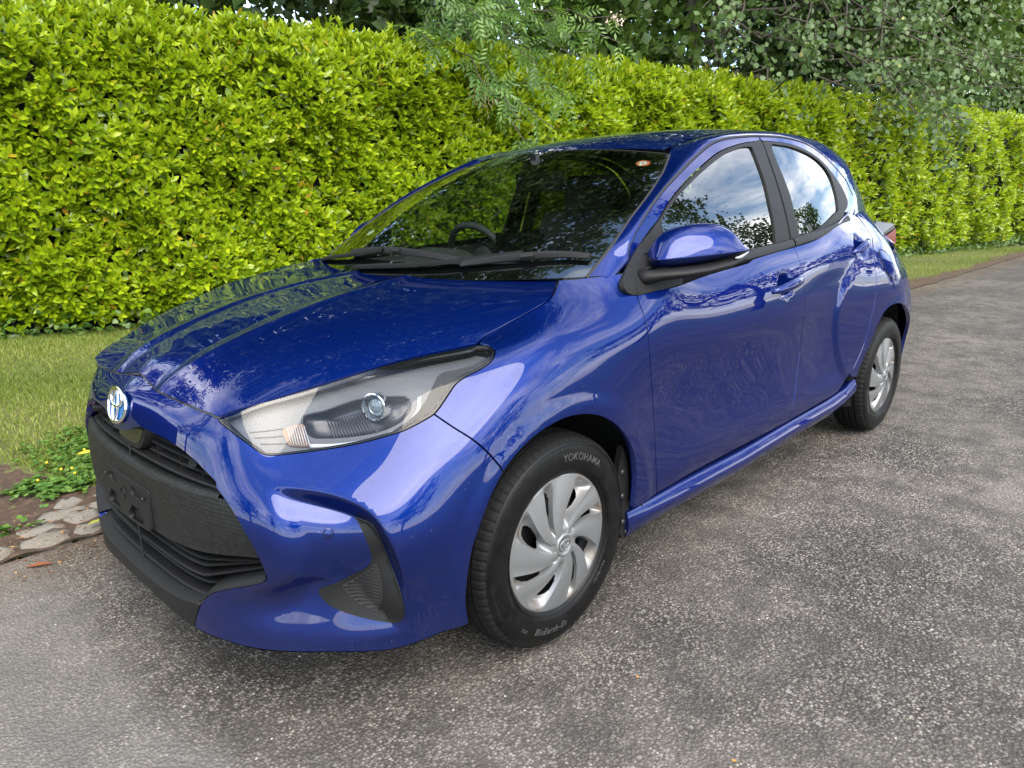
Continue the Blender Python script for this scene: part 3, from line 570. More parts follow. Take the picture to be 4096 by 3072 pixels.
def smooth_line(pts, n=None, closed=False, step=None):
    """Catmull-Rom resampling of a polyline"""
    P = np.asarray(pts, float); m = len(P)
    if closed: Q = np.vstack([P[-1:], P, P[:2]]); segs = m
    else: Q = np.vstack([2*P[0]-P[1], P, 2*P[-1]-P[-2]]); segs = m-1
    out = []
    for i in range(segs):
        p0, p1, p2, p3 = Q[i], Q[i+1], Q[i+2], Q[i+3]
        k = 8 if step is None else max(1, int(np.ceil(np.linalg.norm(p2-p1)/step)))
        t = np.linspace(0, 1, k, endpoint=False)[:, None]
        # centripetal-like tangents limited to segment length
        m1 = (p2-p0)/2; m2 = (p3-p1)/2; L = np.linalg.norm(p2-p1)
        for mm in (m1, m2):
            l = np.linalg.norm(mm)
            if l > 1.0*L: mm *= L/l
        out.append((2*t**3-3*t**2+1)*p1+(t**3-2*t**2+t)*m1+(-2*t**3+3*t**2)*p2+(t**3-t**2)*m2)
    out = np.vstack(out)
    return out if closed else np.vstack([out, P[-1:]])
# ---------- body side and bumpers: stations round the car, rows from bottom to top ----------
def fx(x, yz): return [(x, y, z) for y, z in yz]
ST = [
 [(.800,0,.195),(.803,0,.30),(.803,0,.42),(.800,0,.53),(.790,0,.62),(.775,0,.685),(.757,0,.722),(.727,0,.750)],
 [(.797,.17,.197),(.800,.17,.30),(.800,.17,.42),(.797,.17,.53),(.786,.17,.62),(.771,.17,.683),(.754,.17,.719),(.725,.17,.746)],
 [(.780,.325,.204),(.785,.33,.30),(.787,.335,.42),(.780,.34,.53),(.766,.34,.615),(.75,.337,.675),(.737,.334,.705),(.717,.33,.735)],
 [(.735,.465,.202),(.737,.464,.30),(.749,.476,.42),(.745,.487,.53),(.718,.478,.61),(.700,.462,.665),(.692,.45,.697),(.682,.43,.736)],
 [(.660,.595,.202),(.663,.598,.30),(.681,.613,.42),(.675,.613,.53),(.640,.575,.61),(.615,.53,.67),(.605,.50,.712),(.593,.47,.759)],
 [(.520,.735,.212),(.526,.741,.30),(.546,.761,.42),(.540,.752,.53),(.515,.70,.62),(.495,.637,.69),(.485,.577,.744),(.475,.527,.788)],
 [(.36,.815,.229),(.36,.825,.30),(.36,.832,.42),(.36,.830,.53),(.358,.803,.64),(.352,.745,.72),(.345,.67,.785),(.34,.592,.822)],
 [(.18,.82,.23),(.18,.833,.30),(.18,.842,.42),(.18,.845,.54),(.18,.840,.65),(.178,.812,.75),(.172,.755,.818),(.165,.674,.846)],
 fx(0,[(.82,.23),(.836,.30),(.845,.42),(.847,.54),(.846,.66),(.833,.765),(.788,.85),(.685,.894)]),
 fx(-.18,[(.82,.23),(.833,.30),(.842,.42),(.845,.54),(.843,.66),(.833,.765),(.797,.86),(.655,.965)]),
 fx(-.36,[(.812,.25),(.824,.31),(.828,.42),(.826,.54),(.826,.66),(.828,.765),(.813,.86),(.748,.958)]),
 fx(-.70,[(.808,.30),(.821,.37),(.817,.47),(.814,.58),(.817,.68),(.822,.775),(.806,.87),(.756,.969)]),
 fx(-1.05,[(.808,.30),(.821,.37),(.815,.47),(.811,.58),(.815,.68),(.821,.78),(.804,.88),(.752,.988)]),
 fx(-1.4,[(.810,.30),(.821,.37),(.816,.47),(.812,.58),(.816,.68),(.820,.785),(.802,.895),(.744,1.013)]),
 fx(-1.75,[(.812,.30),(.822,.37),(.818,.47),(.815,.58),(.817,.685),(.818,.795),(.797,.915),(.732,1.042)]),
 fx(-2.05,[(.815,.29),(.826,.37),(.827,.47),(.829,.58),(.83,.69),(.825,.80),(.79,.93),(.715,1.065)]),
 fx(-2.3,[(.82,.26),(.832,.35),(.838,.46),(.843,.575),(.845,.69),(.838,.805),(.790,.94),(.680,1.085)]),
 fx(-2.55,[(.82,.25),(.833,.34),(.841,.45),(.846,.57),(.8475,.69),(.832,.80),(.772,.94),(.637,1.10)]),
 fx(-2.80,[(.80,.25),(.812,.34),(.82,.45),(.824,.57),(.815,.69),(.785,.80),(.715,.93),(.565,1.10)]),
 fx(-2.98,[(.75,.25),(.765,.34),(.778,.45),(.783,.57),(.768,.69),(.73,.80),(.65,.93),(.49,1.09)]),
 [(-3.10,.63,.25),(-3.12,.65,.34),(-3.135,.66,.45),(-3.135,.66,.57),(-3.12,.65,.69),(-3.09,.62,.80),(-3.04,.53,.93),(-2.98,.40,1.08)],
 [(-3.16,.38,.25),(-3.18,.39,.34),(-3.195,.40,.45),(-3.195,.40,.57),(-3.175,.40,.69),(-3.13,.38,.80),(-3.09,.33,.93),(-3.02,.25,1.08)],
 [(-3.17,0,.25),(-3.19,0,.34),(-3.205,0,.45),(-3.205,0,.57),(-3.185,0,.69),(-3.14,0,.80),(-3.10,0,.94),(-3.03,0,1.08)],
]
S_ku = np.r_[0, np.cumsum(np.linalg.norm(np.diff(np.array(ST)[:, 2], axis=0), axis=1))]
S_kv = np.array([0, .10, .22, .335, .43, .52, .60, .69])
def S_patch(disp=None):
    P = np.array(ST); m = np.array([1, -1, 1])
    P = np.concatenate([P[10:0:-1]*m, P, P[-2:-4:-1]*m])
    k = S_ku; ku = np.concatenate([-k[10:0:-1], k, 2*k[-1]-k[-2:-4:-1]])
    return Patch(P, ku, S_kv, disp, 1.0)
# ---------- bonnet: height over plan ----------
HX = np.array([.76,.70,.62,.50,.35,.18,.02,-.12,-.24]); HY = np.array([0,.15,.30,.45,.58,.70,.80])
HZ = np.array([
 [.712,.712,.706,.680,.620,.54,.46],
 [.772,.770,.760,.724,.662,.585,.50],
 [.818,.817,.803,.760,.702,.635,.56],
 [.862,.860,.847,.810,.757,.692,.62],
 [.903,.902,.891,.864,.818,.757,.69],
 [.934,.934,.926,.907,.873,.823,.765],
 [.953,.954,.949,.937,.915,.880,.835],
 [.965,.967,.965,.958,.947,.928,.89],
 [.973,.976,.976,.973,.966,.955,.92]])
def H_patch(disp=None):
    X, Y = np.meshgrid(HX, np.r_[-HY[2:0:-1], HY], indexing='ij'); Z = np.concatenate([HZ[:, 2:0:-1], HZ], 1)
    P = np.stack([X, Y, Z], -1)
    return Patch(P, -HX, np.r_[-HY[2:0:-1], HY], disp, 1.0)     # u = -x, v = y
# ---------- roof, windscreen, side glass ----------
RXc = np.array([-.80,-.90,-1.05,-1.25,-1.5,-1.8,-2.1,-2.4,-2.65,-2.85]); RZc = np.array([1.335,1.376,1.418,1.452,1.480,1.494,1.493,1.470,1.428,1.380])
def roof_z(x, y):
    x = np.asarray(x, float); z = spline_basis(-RXc, -x)@RZc
    return z - .034*(np.abs(y)/.5)**2.2 - .06*np.clip(np.abs(y)-.40, 0, 1)**1.5
def screen_pt(u, v):
    """u 0 centre .. 1 edge, v 0 bottom .. 1 top"""
    u = np.asarray(u, float); v = np.asarray(v, float); b = 4*v*(1-v)
    xc = -.03-.865*v+.010*b; zc = .958+.420*v+.022*b
    xe = -.267-.657*v+.010*b; ye = .668-.170*v+.034*b; ze = .974+.369*v+.019*b
    w = np.abs(u)**2.2
    return np.stack([xc+(xe-xc)*w, ye*u, zc+(ze-zc)*w], -1)
def side_y(x, z):
    """half width of the glasshouse side"""
    x = np.asarray(x, float); t = np.asarray(z, float)-.98
    y = .742-.24*t-.33*t*t
    d = x+1.2
    return y - np.where(d > 0, .030*(d/.9)**2, .068*np.abs(d/1.2)**2.8)
BK = {
'hl_top': [(0.4289,0.667),(0.5424,0.6964),(0.6934,0.6879),(0.8509,0.6885),(1.012,0.6853),(1.1182,0.6909),(1.2054,0.6883)],
'hl_tip': [(1.2155,0.6892),(1.2316,0.6654),(1.2278,0.637),(1.2133,0.6154),(1.1961,0.6012)],
'hl_low': [(1.1961,0.6012),(1.1642,0.5902),(1.1269,0.5823),(1.1001,0.5719),(1.0767,0.5564),(1.0504,0.5392),(1.0262,0.5262),(0.9898,0.5169),(0.9422,0.5068),(0.8932,0.5022),(0.8363,0.4972),(0.7796,0.4939),(0.706,0.4917),(0.6412,0.4908),(0.5991,0.4926),(0.5693,0.4992),(0.5442,0.522),(0.5147,0.5583),(0.4708,0.6171),(0.4358,0.6536)],
'seam': [(-0.0547,0.7136),(-0.0332,0.7227),(0.0056,0.7227),(0.0488,0.7102),(0.1138,0.6848),(0.1595,0.6781),(0.2138,0.6815),(0.2803,0.6883),(0.3455,0.6893),(0.3923,0.6843),(0.4293,0.6697)],
'grille': [(0.0206,0.4466),(0.0528,0.4532),(0.0783,0.4638),(0.0941,0.4731),(0.1134,0.4819),(0.1323,0.4879),(0.1552,0.4894),(0.1918,0.4886),(0.2562,0.4886),(0.3124,0.4776),(0.3376,0.4693),(0.3614,0.4586),(0.3841,0.4458),(0.4063,0.4311),(0.4393,0.4092),(0.4427,0.3963),(0.4717,0.373),(0.5006,0.3475),(0.521,0.3244),(0.5392,0.3004),(0.5553,0.2754),(0.5692,0.2465),(0.5785,0.2174),(0.5824,0.1967)],
'grille_low': [(0.5816,0.1922),(0.5721,0.1814),(0.5304,0.1643),(0.4835,0.1477),(0.4331,0.1279),(0.4073,0.1141),(0.3863,0.0959),(0.3745,0.0826),(0.3578,0.0567),(0.3411,0.0267),(0.3302,-0.0007)],
'bump_bot': [(0.3307,-0.0036),(0.3686,-0.0066),(0.4225,-0.0058),(0.4711,-0.0062),(0.5466,-0.004),(0.6162,-0.0008),(0.6958,0.0009),(0.7642,-0.0044),(0.8259,-0.0108),(0.8749,-0.0116),(0.9266,-0.0056),(0.9808,0.0017),(1.0388,-0.0003)],
'split': [(1.0262,0.5262),(1.0546,0.4871),(1.0892,0.4493),(1.1206,0.4125),(1.1457,0.3774)],
'crease': [(0.5425,0.4175),(0.5945,0.4168),(0.6483,0.4103),(0.7149,0.4004),(0.7613,0.3892),(0.8043,0.3687),(0.8044,0.3708),(0.8307,0.3463),(0.8492,0.3138),(0.8678,0.2646),(0.8798,0.2102),(0.8867,0.1452),(0.8857,0.1013)],
'fog': [(0.7911,0.3476),(0.8086,0.341),(0.8273,0.3297),(0.8383,0.3111),(0.8505,0.2753),(0.8626,0.2268),(0.8738,0.1753),(0.8799,0.132),(0.8803,0.097),(0.8724,0.0774),(0.8543,0.0724),(0.8239,0.0815),(0.787,0.095),(0.7514,0.1117),(0.724,0.1291),(0.7112,0.1434),(0.7031,0.1625),(0.7025,0.1767),(0.7178,0.1844),(0.7412,0.1942),(0.7684,0.2098),(0.7947,0.2241),(0.8132,0.2356),(0.822,0.2539),(0.8205,0.2745),(0.8144,0.2944),(0.8068,0.3169),(0.7975,0.3382)],
'fog_ins': [(0.7551,0.1894),(0.7827,0.2092),(0.8163,0.2288),(0.8313,0.2423),(0.8369,0.2175),(0.8397,0.1666),(0.8333,0.1335),(0.8193,0.1149),(0.805,0.1213),(0.7844,0.1351),(0.769,0.158),(0.759,0.1775)],
'door_front': [(1.7583,0.6568),(1.7547,0.6442),(1.7501,0.6229),(1.747,0.6038),(1.7575,0.6079),(1.7504,0.5774),(1.7547,0.5258),(1.7707,0.4601),(1.7898,0.3952),(1.8047,0.33),(1.8119,0.254),(1.8223,0.167),(1.8358,0.0797)],
'door_bot': [(1.8358,0.0797),(1.969,0.0396),(2.1111,0.0141),(2.2824,0.0106),(2.465,0.022),(2.6267,0.0255),(2.803,0.027)],
'rdoor_bot': [(2.803,0.027),(2.927,0.0336),(3.058,0.0425),(3.2336,0.0514),(3.3021,0.0663),(3.3633,0.1072),(3.4015,0.1475)],
'door_split': [(2.853,0.675),(2.8524,0.659),(2.8548,0.6461),(2.8497,0.6137),(2.8429,0.5747),(2.8468,0.553),(2.8525,0.512),(2.8614,0.4351),(2.8686,0.3525),(2.8516,0.2665),(2.8311,0.1813),(2.8117,0.1202),(2.803,0.027)],
'rdoor_rear': [(3.9705,0.6926),(3.8368,0.6644),(3.7424,0.6357),(3.6544,0.6001),(3.6227,0.5672),(3.6086,0.5323),(3.5986,0.4909),(3.5926,0.4352),(3.573,0.3741),(3.5264,0.3177),(3.5495,0.3308),(3.519,0.2555),(3.4455,0.1677),(3.4015,0.1475)],
'belt_low': [(1.8895,0.6636),(2.0438,0.6632),(2.4549,0.6709),(2.4985,0.6772),(2.6693,0.6784),(2.8542,0.6757),(3.0509,0.6752),(3.252,0.6848),(3.4673,0.7058),(3.6709,0.7127)],
'sail_low': [(1.7406,0.6929),(1.7302,0.6758),(1.7296,0.6628),(1.7423,0.657),(1.7583,0.6568),(1.7933,0.6598),(1.8392,0.664),(1.89,0.6645)],
'fend_top': [(1.5723,0.6966),(1.6106,0.693),(1.6491,0.695),(1.6915,0.7004),(1.7596,0.7121)],
'fend_bot': [(1.6853,0.1055),(1.7558,0.0969),(1.8358,0.0797)],
'hood_shut_S': [(1.2155,0.6892),(1.2704,0.719),(1.3409,0.7129),(1.3891,0.6983),(1.4448,0.6831),(1.4835,0.6782),(1.5216,0.6812),(1.5521,0.689),(1.5715,0.6961)],
'haunch': [(3.5404,0.5856),(3.4458,0.5634),(3.3641,0.5417),(3.3001,0.5209),(3.2522,0.4922),(3.2288,0.4529),(3.2302,0.3988)],
'fuel': [(3.754,0.597),(3.7969,0.591),(3.8418,0.5722),(3.8689,0.5483),(3.8686,0.5291),(3.8423,0.5187),(3.8063,0.5211),(3.7582,0.5368),(3.7203,0.5622),(3.7136,0.5836),(3.7302,0.5935)],
'handle_f': [(2.5654,0.5808),(2.8194,0.5859),(2.6888,0.5818),(2.6771,0.6087),(2.6759,0.5629)],
'handle_r': [(3.4068,0.614),(3.6572,0.6245),(3.5337,0.6206),(3.5371,0.6375),(3.502,0.6041)],
'rb_split': [(3.993,0.5367),(4.062,0.5004),(4.0731,0.4567),(4.0572,0.4203),(4.0427,0.3971)],
'sensor': [(0.733,0.3148),(0.7442,0.3147),(0.7332,0.3251)],
'tail': [(4.2984,0.668),(3.7605,0.6267),(3.7596,0.6175),(4.0552,0.6158)],
'arch_f': [(1.0602,-0.1059),(1.0452,-0.0371),(1.0356,0.0322),(1.0318,0.0926),(1.0339,0.1399),(1.0413,0.1821),(1.0539,0.2239),(1.0715,0.2669),(1.0943,0.3056),(1.1215,0.3373),(1.1527,0.3633),(1.187,0.3854),(1.2242,0.4037),(1.2641,0.4174),(1.3063,0.4264),(1.3499,0.4309),(1.3942,0.4316),(1.4385,0.4287),(1.4819,0.4222),(1.524,0.412),(1.5642,0.3981),(1.6019,0.3807),(1.6365,0.3595),(1.6676,0.3341),(1.6946,0.303),(1.7171,0.2662),(1.7348,0.2249),(1.7475,0.1814),(1.7548,0.1341),(1.7568,0.0763),(1.7533,-0.0003),(1.7444,-0.0795),(1.7303,-0.1531)],
'arch_r': [(3.6136,-0.1208),(3.5995,-0.0753),(3.5907,-0.0268),(3.5872,0.0237),(3.5891,0.075),(3.5964,0.1258),(3.6089,0.1748),(3.6266,0.2208),(3.649,0.2629),(3.676,0.2995),(3.707,0.3299),(3.7416,0.3542),(3.7793,0.3735),(3.8195,0.3882),(3.8617,0.3988),(3.9052,0.4051),(3.9494,0.4072),(3.9937,0.4051),(4.0374,0.3989),(4.0797,0.3887),(4.12,0.3746),(4.1577,0.3565),(4.1925,0.3342),(4.2238,0.3067),(4.2511,0.2736),(4.2738,0.2349),(4.2915,0.1919),(4.3038,0.1457),(4.3105,0.0975),(4.3116,0.0485),(4.307,-0.0005),(4.2971,-0.0486),(4.2823,-0.0952)],
'H_seam': [(-0.7179,-0.0555),(-0.7149,-0.0338),(-0.7148,0.0041),(-0.7188,0.0464),(-0.727,0.1108),(-0.7293,0.1591),(-0.7285,0.2186),(-0.7252,0.2882),(-0.7199,0.3484),(-0.7139,0.3869),(-0.7076,0.4179)],
'H_edge': [(-0.7083,0.417),(-0.6502,0.4495),(-0.5596,0.4901),(-0.4667,0.5342),(-0.3534,0.5799),(-0.2546,0.6242),(-0.1672,0.6657)],
'H_shut': [(-0.1577,0.6687),(-0.1137,0.6627),(-0.05,0.6682),(-0.0023,0.6732),(0.0536,0.6779),(0.0924,0.677),(0.1361,0.6603),(0.188,0.6269),(0.2306,0.5962)],
'H_rear': [(0.2334,0.5938),(0.2048,0.5167),(0.1606,0.3905),(0.1229,0.2176),(0.1032,0.1169)],
'H_ridge': [(0.0982,0.1027),(-0.0211,0.1473),(-0.1614,0.1721),(-0.2868,0.1913),(-0.4484,0.1613),(-0.5063,0.1604),(-0.5859,0.1709),(-0.6456,0.1835),(-0.6897,0.1711),(-0.7148,0.1627)],
'seal': [(-0.411,1.0095),(-0.4147,1.0302),(-0.4246,1.0464),(-0.4697,1.0865),(-0.5593,1.1483),(-0.6645,1.2092),(-0.7855,1.2651),(-0.9184,1.3207),(-1.0614,1.371),(-1.1991,1.3974),(-1.363,1.413),(-1.4901,1.421),(-1.716,1.4275),(-1.9554,1.4148),(-2.116,1.3808),(-2.2825,1.3232),(-2.4268,1.2552),(-2.4752,1.1921)],
'fr_out': [(-0.5956,1.1191),(-0.6785,1.1732),(-0.7799,1.2255),(-0.9223,1.2844),(-1.0776,1.3386),(-1.2071,1.3671),(-1.3267,1.386),(-1.3937,1.393)],
'fr_glass': [(-0.5901,1.0556),(-0.6063,1.1078),(-0.6174,1.1252),(-0.7048,1.1774),(-0.8391,1.2377),(-0.9853,1.2932),(-1.1294,1.338),(-1.2627,1.3658),(-1.3465,1.3743),(-1.3644,1.3712),(-1.3662,1.3548),(-1.3686,1.3056),(-1.3708,1.2428),(-1.3608,1.172),(-1.3553,1.0961),(-1.335,1.0074)],
'fr_app': [(-1.3937,1.393),(-1.4659,1.3999),(-1.4633,1.3277),(-1.4636,1.2549),(-1.4655,1.1768),(-1.4659,1.0987),(-1.4612,1.0122)],
'rr_app': [(-1.4822,1.4007),(-1.4795,1.3282),(-1.4798,1.2551),(-1.4817,1.1767),(-1.4821,1.0983),(-1.4795,1.013)],
'rr_out': [(-1.4822,1.4007),(-1.5588,1.4022),(-1.6892,1.4027),(-1.8099,1.397),(-1.9639,1.3757),(-2.0857,1.3417),(-2.1683,1.298),(-2.2672,1.2327),(-2.3082,1.1717),(-2.2629,1.1369),(-2.1856,1.1227)],
'rr_glass': [(-1.5624,1.032),(-1.5589,1.0962),(-1.563,1.1933),(-1.5535,1.2561),(-1.5411,1.3244),(-1.5518,1.388),(-1.6199,1.3929),(-1.7534,1.3901),(-1.9343,1.3669),(-2.0529,1.3328),(-2.1265,1.2839),(-2.1381,1.2119),(-2.1085,1.1337),(-2.0469,1.1154),(-1.8746,1.0743),(-1.7174,1.0463)],
'rr_quarter': [(-2.1588,1.2945),(-2.2628,1.2293),(-2.2943,1.1752),(-2.2418,1.1385),(-2.1538,1.1298),(-2.1334,1.1399),(-2.1604,1.2054)],
'sail': [(-0.4146,1.003),(-0.4689,1.0442),(-0.534,1.0862),(-0.5956,1.1191),(-0.6063,1.1078),(-0.5901,1.0556),(-0.5864,1.0338)],
'ws_edge': [(1.0308,0.9532),(1.0396,0.8247),(1.0296,0.6595),(1.013,0.4577),(1.0102,0.2268),(1.0005,0.0008)],
'sticker': [(0.8894,0.8692),(0.8292,0.8544),(0.9533,0.8812),(0.8714,0.9093),(0.9067,0.8291)],
'sticker2': [(-0.6428,0.2457),(-0.6778,0.2122),(-0.6339,0.2806)],
'roofseam': [(-0.9302,0.4831),(-1.0018,0.4791),(-1.105,0.476),(-1.2311,0.4631),(-1.328,0.4708)],
}
BK = {k: np.array(v) for k, v in BK.items()}
BK['hl_black'] = np.array([(1.2078, 0.6248), (1.2059, 0.6091), (1.1656, 0.5928), (1.1283, 0.585), (1.1, 0.5748), (1.0765, 0.5591), (1.0259, 0.5289), (0.9914, 0.5199), (0.944, 0.5106), (0.8946, 0.5055), (0.9204, 0.5139), (0.9679, 0.5285), (1.0062, 0.5457), (1.0412, 0.5697), (1.069, 0.5951), (1.0907, 0.6113), (1.1264, 0.6118), (1.1669, 0.6139)])
BK['hl_proj'] = np.array([(0.896, 0.571)])
BK['hl_bowl'] = np.array([(0.7048, 0.6107), (0.7652, 0.6118), (0.8668, 0.6172), (0.9465, 0.6), (0.9913, 0.5858), (0.9952, 0.5685), (0.9814, 0.5518), (0.942, 0.5341), (0.885, 0.5248), (0.8087, 0.5252), (0.7513, 0.5306), (0.7126, 0.5388), (0.6973, 0.5617)])
BK['hl_amber'] = np.array([(0.6388, 0.5841), (0.6985, 0.584), (0.6927, 0.5344), (0.7107, 0.5142), (0.646, 0.5244), (0.6366, 0.5464)])
BK['fog'] = np.array([(0.7823,0.3524),(0.8027,0.3426),(0.8253,0.326),(0.8389,0.2979),(0.8542,0.2414),(0.865,0.1947),(0.8745,0.16),(0.88,0.1285),(0.8803,0.0956),(0.8724,0.0741),(0.8539,0.0644),(0.8223,0.0699),(0.7833,0.079),(0.7444,0.091),(0.7137,0.1051),(0.6977,0.1152),(0.6857,0.1288),(0.6827,0.1395),(0.6989,0.1455),(0.7235,0.1518),(0.7519,0.1611),(0.783,0.1759),(0.8063,0.1917),(0.818,0.2128),(0.8172,0.2398),(0.8102,0.2696),(0.801,0.3055),(0.7899,0.339)])
BK['fog_ins'] = np.array([(0.7385,0.1451),(0.7681,0.159),(0.8099,0.1858),(0.8288,0.2021),(0.8345,0.1814),(0.8372,0.1421),(0.8305,0.1116),(0.8156,0.0921),(0.7998,0.096),(0.7763,0.1047),(0.757,0.1202),(0.7438,0.1352)])
BK['sensor'] = np.array([(0.7184,0.303),(0.73,0.3023),(0.7191,0.3186)])
# =====================================================================
# the car: body panels cut out of smooth surfaces
# x forward, y to the car's left, z up; front axle at x = 0
# =====================================================================
AXF, AXR, AXZ = 0., -2.55, .2985
BK['arch_f'] = smooth_line(np.array([(1.0488, -.0085), (1.034, .085), (1.034, .135), (1.0394, .1807), (1.05, .2287), (1.0633, .2621), (1.0776, .2943), (1.1082, .3395), (1.1532, .38), (1.2007, .4059), (1.2529, .4235), (1.3075, .4315), (1.366, .4334), (1.4402, .4248), (1.4991, .41), (1.5486, .3907), (1.5958, .3647), (1.6480, .322), (1.676, .276), (1.6905, .2142), (1.6925, .1552), (1.6913, .1047)]), step=.012)
BK['arch_r'] = smooth_line(np.array([(3.500, .105), (3.524, .161), (3.585, .247), (3.626, .309), (3.671, .359), (3.729, .398), (3.80, .417), (3.894, .418), (4.028, .397), (4.178, .351), (4.30, .288), (4.355, .214), (4.365, .135), (4.355, .06), (4.345, -.005)]), step=.012)
CREASE = smooth_line(np.array([(.5457, .4175), (.5981, .4165), (.6521, .411), (.719, .4005), (.7657, .3875), (.809, .3670), (.8358, .3440), (.8545, .3138), (.8734, .2652), (.8861, .213), (.8942, .1529), (.8937, .112)]), step=.006)
REC_LOW = smooth_line([(.896, .10), (.893, .06), (.87, .028), (.80, .022), (.70, .022), (.60, .024), (.50, .030), (.42, .045), (.385, .07)], step=.012)
REC_IN = smooth_line([(.385, .07), (.41, .10), (.45, .13), (.52, .16), (.588, .188), (.600, .21), (.590, .25), (.565, .31), (.545, .4175)], step=.012)
REC = np.vstack([CREASE, REC_LOW, REC_IN[1:-1]])
HAUNCH = smooth_line(np.vstack([[(3.60, .60)], BK['haunch'], [(3.27, .30), (3.34, .19), (3.42, .10)]]), step=.03)
def disp_S(u, v):
    s = np.sign(u); u = np.abs(u); q = _SB.base(u, v); d = np.zeros(len(u))
    m = (u > .36) & (u < .92) & (v < .45)                      # bumper corner hollow
    if m.any():
        uu, vv = u[m], v[m]; ins = poly_sd(REC, uu, vv) > 0; a, _ = line_sd(CREASE, uu, vv); b, _ = line_sd(REC_LOW, uu, vv)
        lw = 1-sstep(.15, .24, vv); f = sstep(0, .026, np.abs(a))*sstep(0, .15, np.abs(b))*np.maximum(sstep(.555, .78, uu), lw*sstep(.36, .60, uu)*.8); e, _ = line_sd(REC_IN, uu, vv); d[m] -= np.where(ins, .056*f*sstep(0, .10, np.abs(e)), 0)
    d += .011*np.exp(-(u/.105)**2-((v-.575)/.095)**2)         # badge boss
    for cx, amp in ((AXF, .006), (AXR, .006)):                 # wheel arch lips
        r = np.hypot(q[:, 0]-cx, q[:, 2]-.30); side = sstep(.60, .75, q[:, 1]); d += amp*(1-sstep(.372, .425, r))*side
    m = (u > 2.6) & (u < 3.7)
    if m.any():
        a, _ = line_sd(HAUNCH, u[m], v[m]); a = -a; d[m] -= .013*sstep(0, .045, a)*(1-sstep(.06, .55, a))*sstep(.05, .2, v[m])*(1-sstep(.55, .62, v[m]))
    for cu, cv, ru, rv in ((2.683, .587, .072, .040), (3.525, .621, .070, .034)):   # handle scoops
        r = np.hypot((u-cu)/ru, (v-cv)/rv); d -= .020*(1-sstep(.25, 1., r))
    return d
_SB = S_patch(); SP = S_patch(disp_S)
RIDGE = smooth_line([(-.735, .150), (-.64, .166), (-.5, .172), (-.3, .172), (-.1, .160), (.13, .115)], step=.03)
def disp_H(u, v):
    w = np.abs(v); a, _ = line_sd(RIDGE, u, w)
    return .0055*np.exp(-(np.abs(a)/.028)**1.5) + .010*np.exp(-(w/.10)**2-((u+.72)/.07)**2) - .004*sstep(0, .05, -a)*0
HP = H_patch(disp_H)

def panel(name, P, loops, mat, parent, h=.014, off=0., hem=.014, gap=0., mirror=False, holes=(), both=False, guides=()):
    """a sheet cut from surface P along polygon `loops` in its own coordinates, edges turned in"""
    loop = np.asarray(loops, float)
    if gap: loop = inset(loop, gap)
    loop = resample(loop, h); hl = [resample(np.asarray(q, float), h) for q in holes]
    lo, hi = loop.min(0), loop.max(0); gx, gy = np.meshgrid(np.arange(lo[0]+h/2, hi[0], h), np.arange(lo[1]+h/2, hi[1], h), indexing='ij'); g = np.stack([gx.ravel(), gy.ravel()], 1)
    g[:, 0] += ((np.round(g[:, 1]/h) % 2)-.5)*h*.45
    ok = poly_sd(loop, g[:, 0], g[:, 1]) > h*.55
    for q in hl: ok &= poly_sd(q, g[:, 0], g[:, 1]) < -h*.55
    gl = []
    for q in guides:
        q = np.asarray(q, float); q = q[poly_sd(loop, q[:, 0], q[:, 1]) > h*.8]; gl.append(q); d_, _ = line_sd(q, g[:, 0], g[:, 1]); ok &= np.abs(d_) > h*.5
    g = g[ok]; rings = [loop]+hl; pts = np.vstack(rings+gl+[g]); edges = []; k = 0
    for q in rings: edges += [(k+i, k+(i+1) % len(q)) for i in range(len(q))]; k += len(q)
    for q in gl: edges += [(k+i, k+i+1) for i in range(len(q)-1)]; k += len(q)
    v2, e2, f2, _, _, _ = delaunay_2d_cdt([Vector(p) for p in pts], edges, [], 0, 1e-7)
    v2 = np.array([tuple(v) for v in v2]); f2 = np.array([f for f in f2 if len(f) == 3])
    c = v2[f2].mean(1); ok = poly_sd(loop, c[:, 0], c[:, 1]) > 0
    for q in hl: ok &= poly_sd(q, c[:, 0], c[:, 1]) < 0
    f2 = f2[ok]; X = P.at(v2[:, 0], v2[:, 1]); N = P.normal(v2[:, 0], v2[:, 1]); X = X+N*off
    V = [X]; NN = [N]; n0 = len(X); a, b, c = X[f2[:, 0]], X[f2[:, 1]], X[f2[:, 2]]; fl = np.einsum('ij,ij->i', np.cross(b-a, c-a), N[f2[:, 0]]) < 0
    f2[fl] = f2[fl][:, ::-1]; F = [f2]
    if hem:
        # boundary edges = used once
        E = np.sort(np.vstack([f2[:, [0, 1]], f2[:, [1, 2]], f2[:, [2, 0]]]), 1); D = np.vstack([f2[:, [0, 1]], f2[:, [1, 2]], f2[:, [2, 0]]])
        _, inv, cnt = np.unique(E, axis=0, return_inverse=True, return_counts=True); be = D[cnt[inv.ravel()] == 1]
        bi = np.unique(be); mp = -np.ones(n0, int); mp[bi] = np.arange(len(bi)); t = np.zeros((n0, 3))
        for i, j in be: w = X[j]-X[i]; t[i] += w; t[j] += w
        out = unit(np.cross(t[bi], N[bi]))
        rin = X[bi]-N[bi]*hem-out*min(hem, .01)*.15
        V += [X[bi], rin]; NN += [unit(out+N[bi]*.55), unit(out+N[bi]*.1)]
        m = len(bi); A = n0+mp[be[:, 0]]; B = n0+mp[be[:, 1]]; q = np.stack([B, A, A+m], 1); w = np.stack([B, A+m, B+m], 1); F += [q, w]
    V = np.vstack(V); NN = np.vstack(NN); F = np.vstack(F)
    if mirror: V = V*[1, -1, 1]; NN = NN*[1, -1, 1]; F = F[:, ::-1].copy()
    return obj(name, V, F, mat, parent, normals=NN)
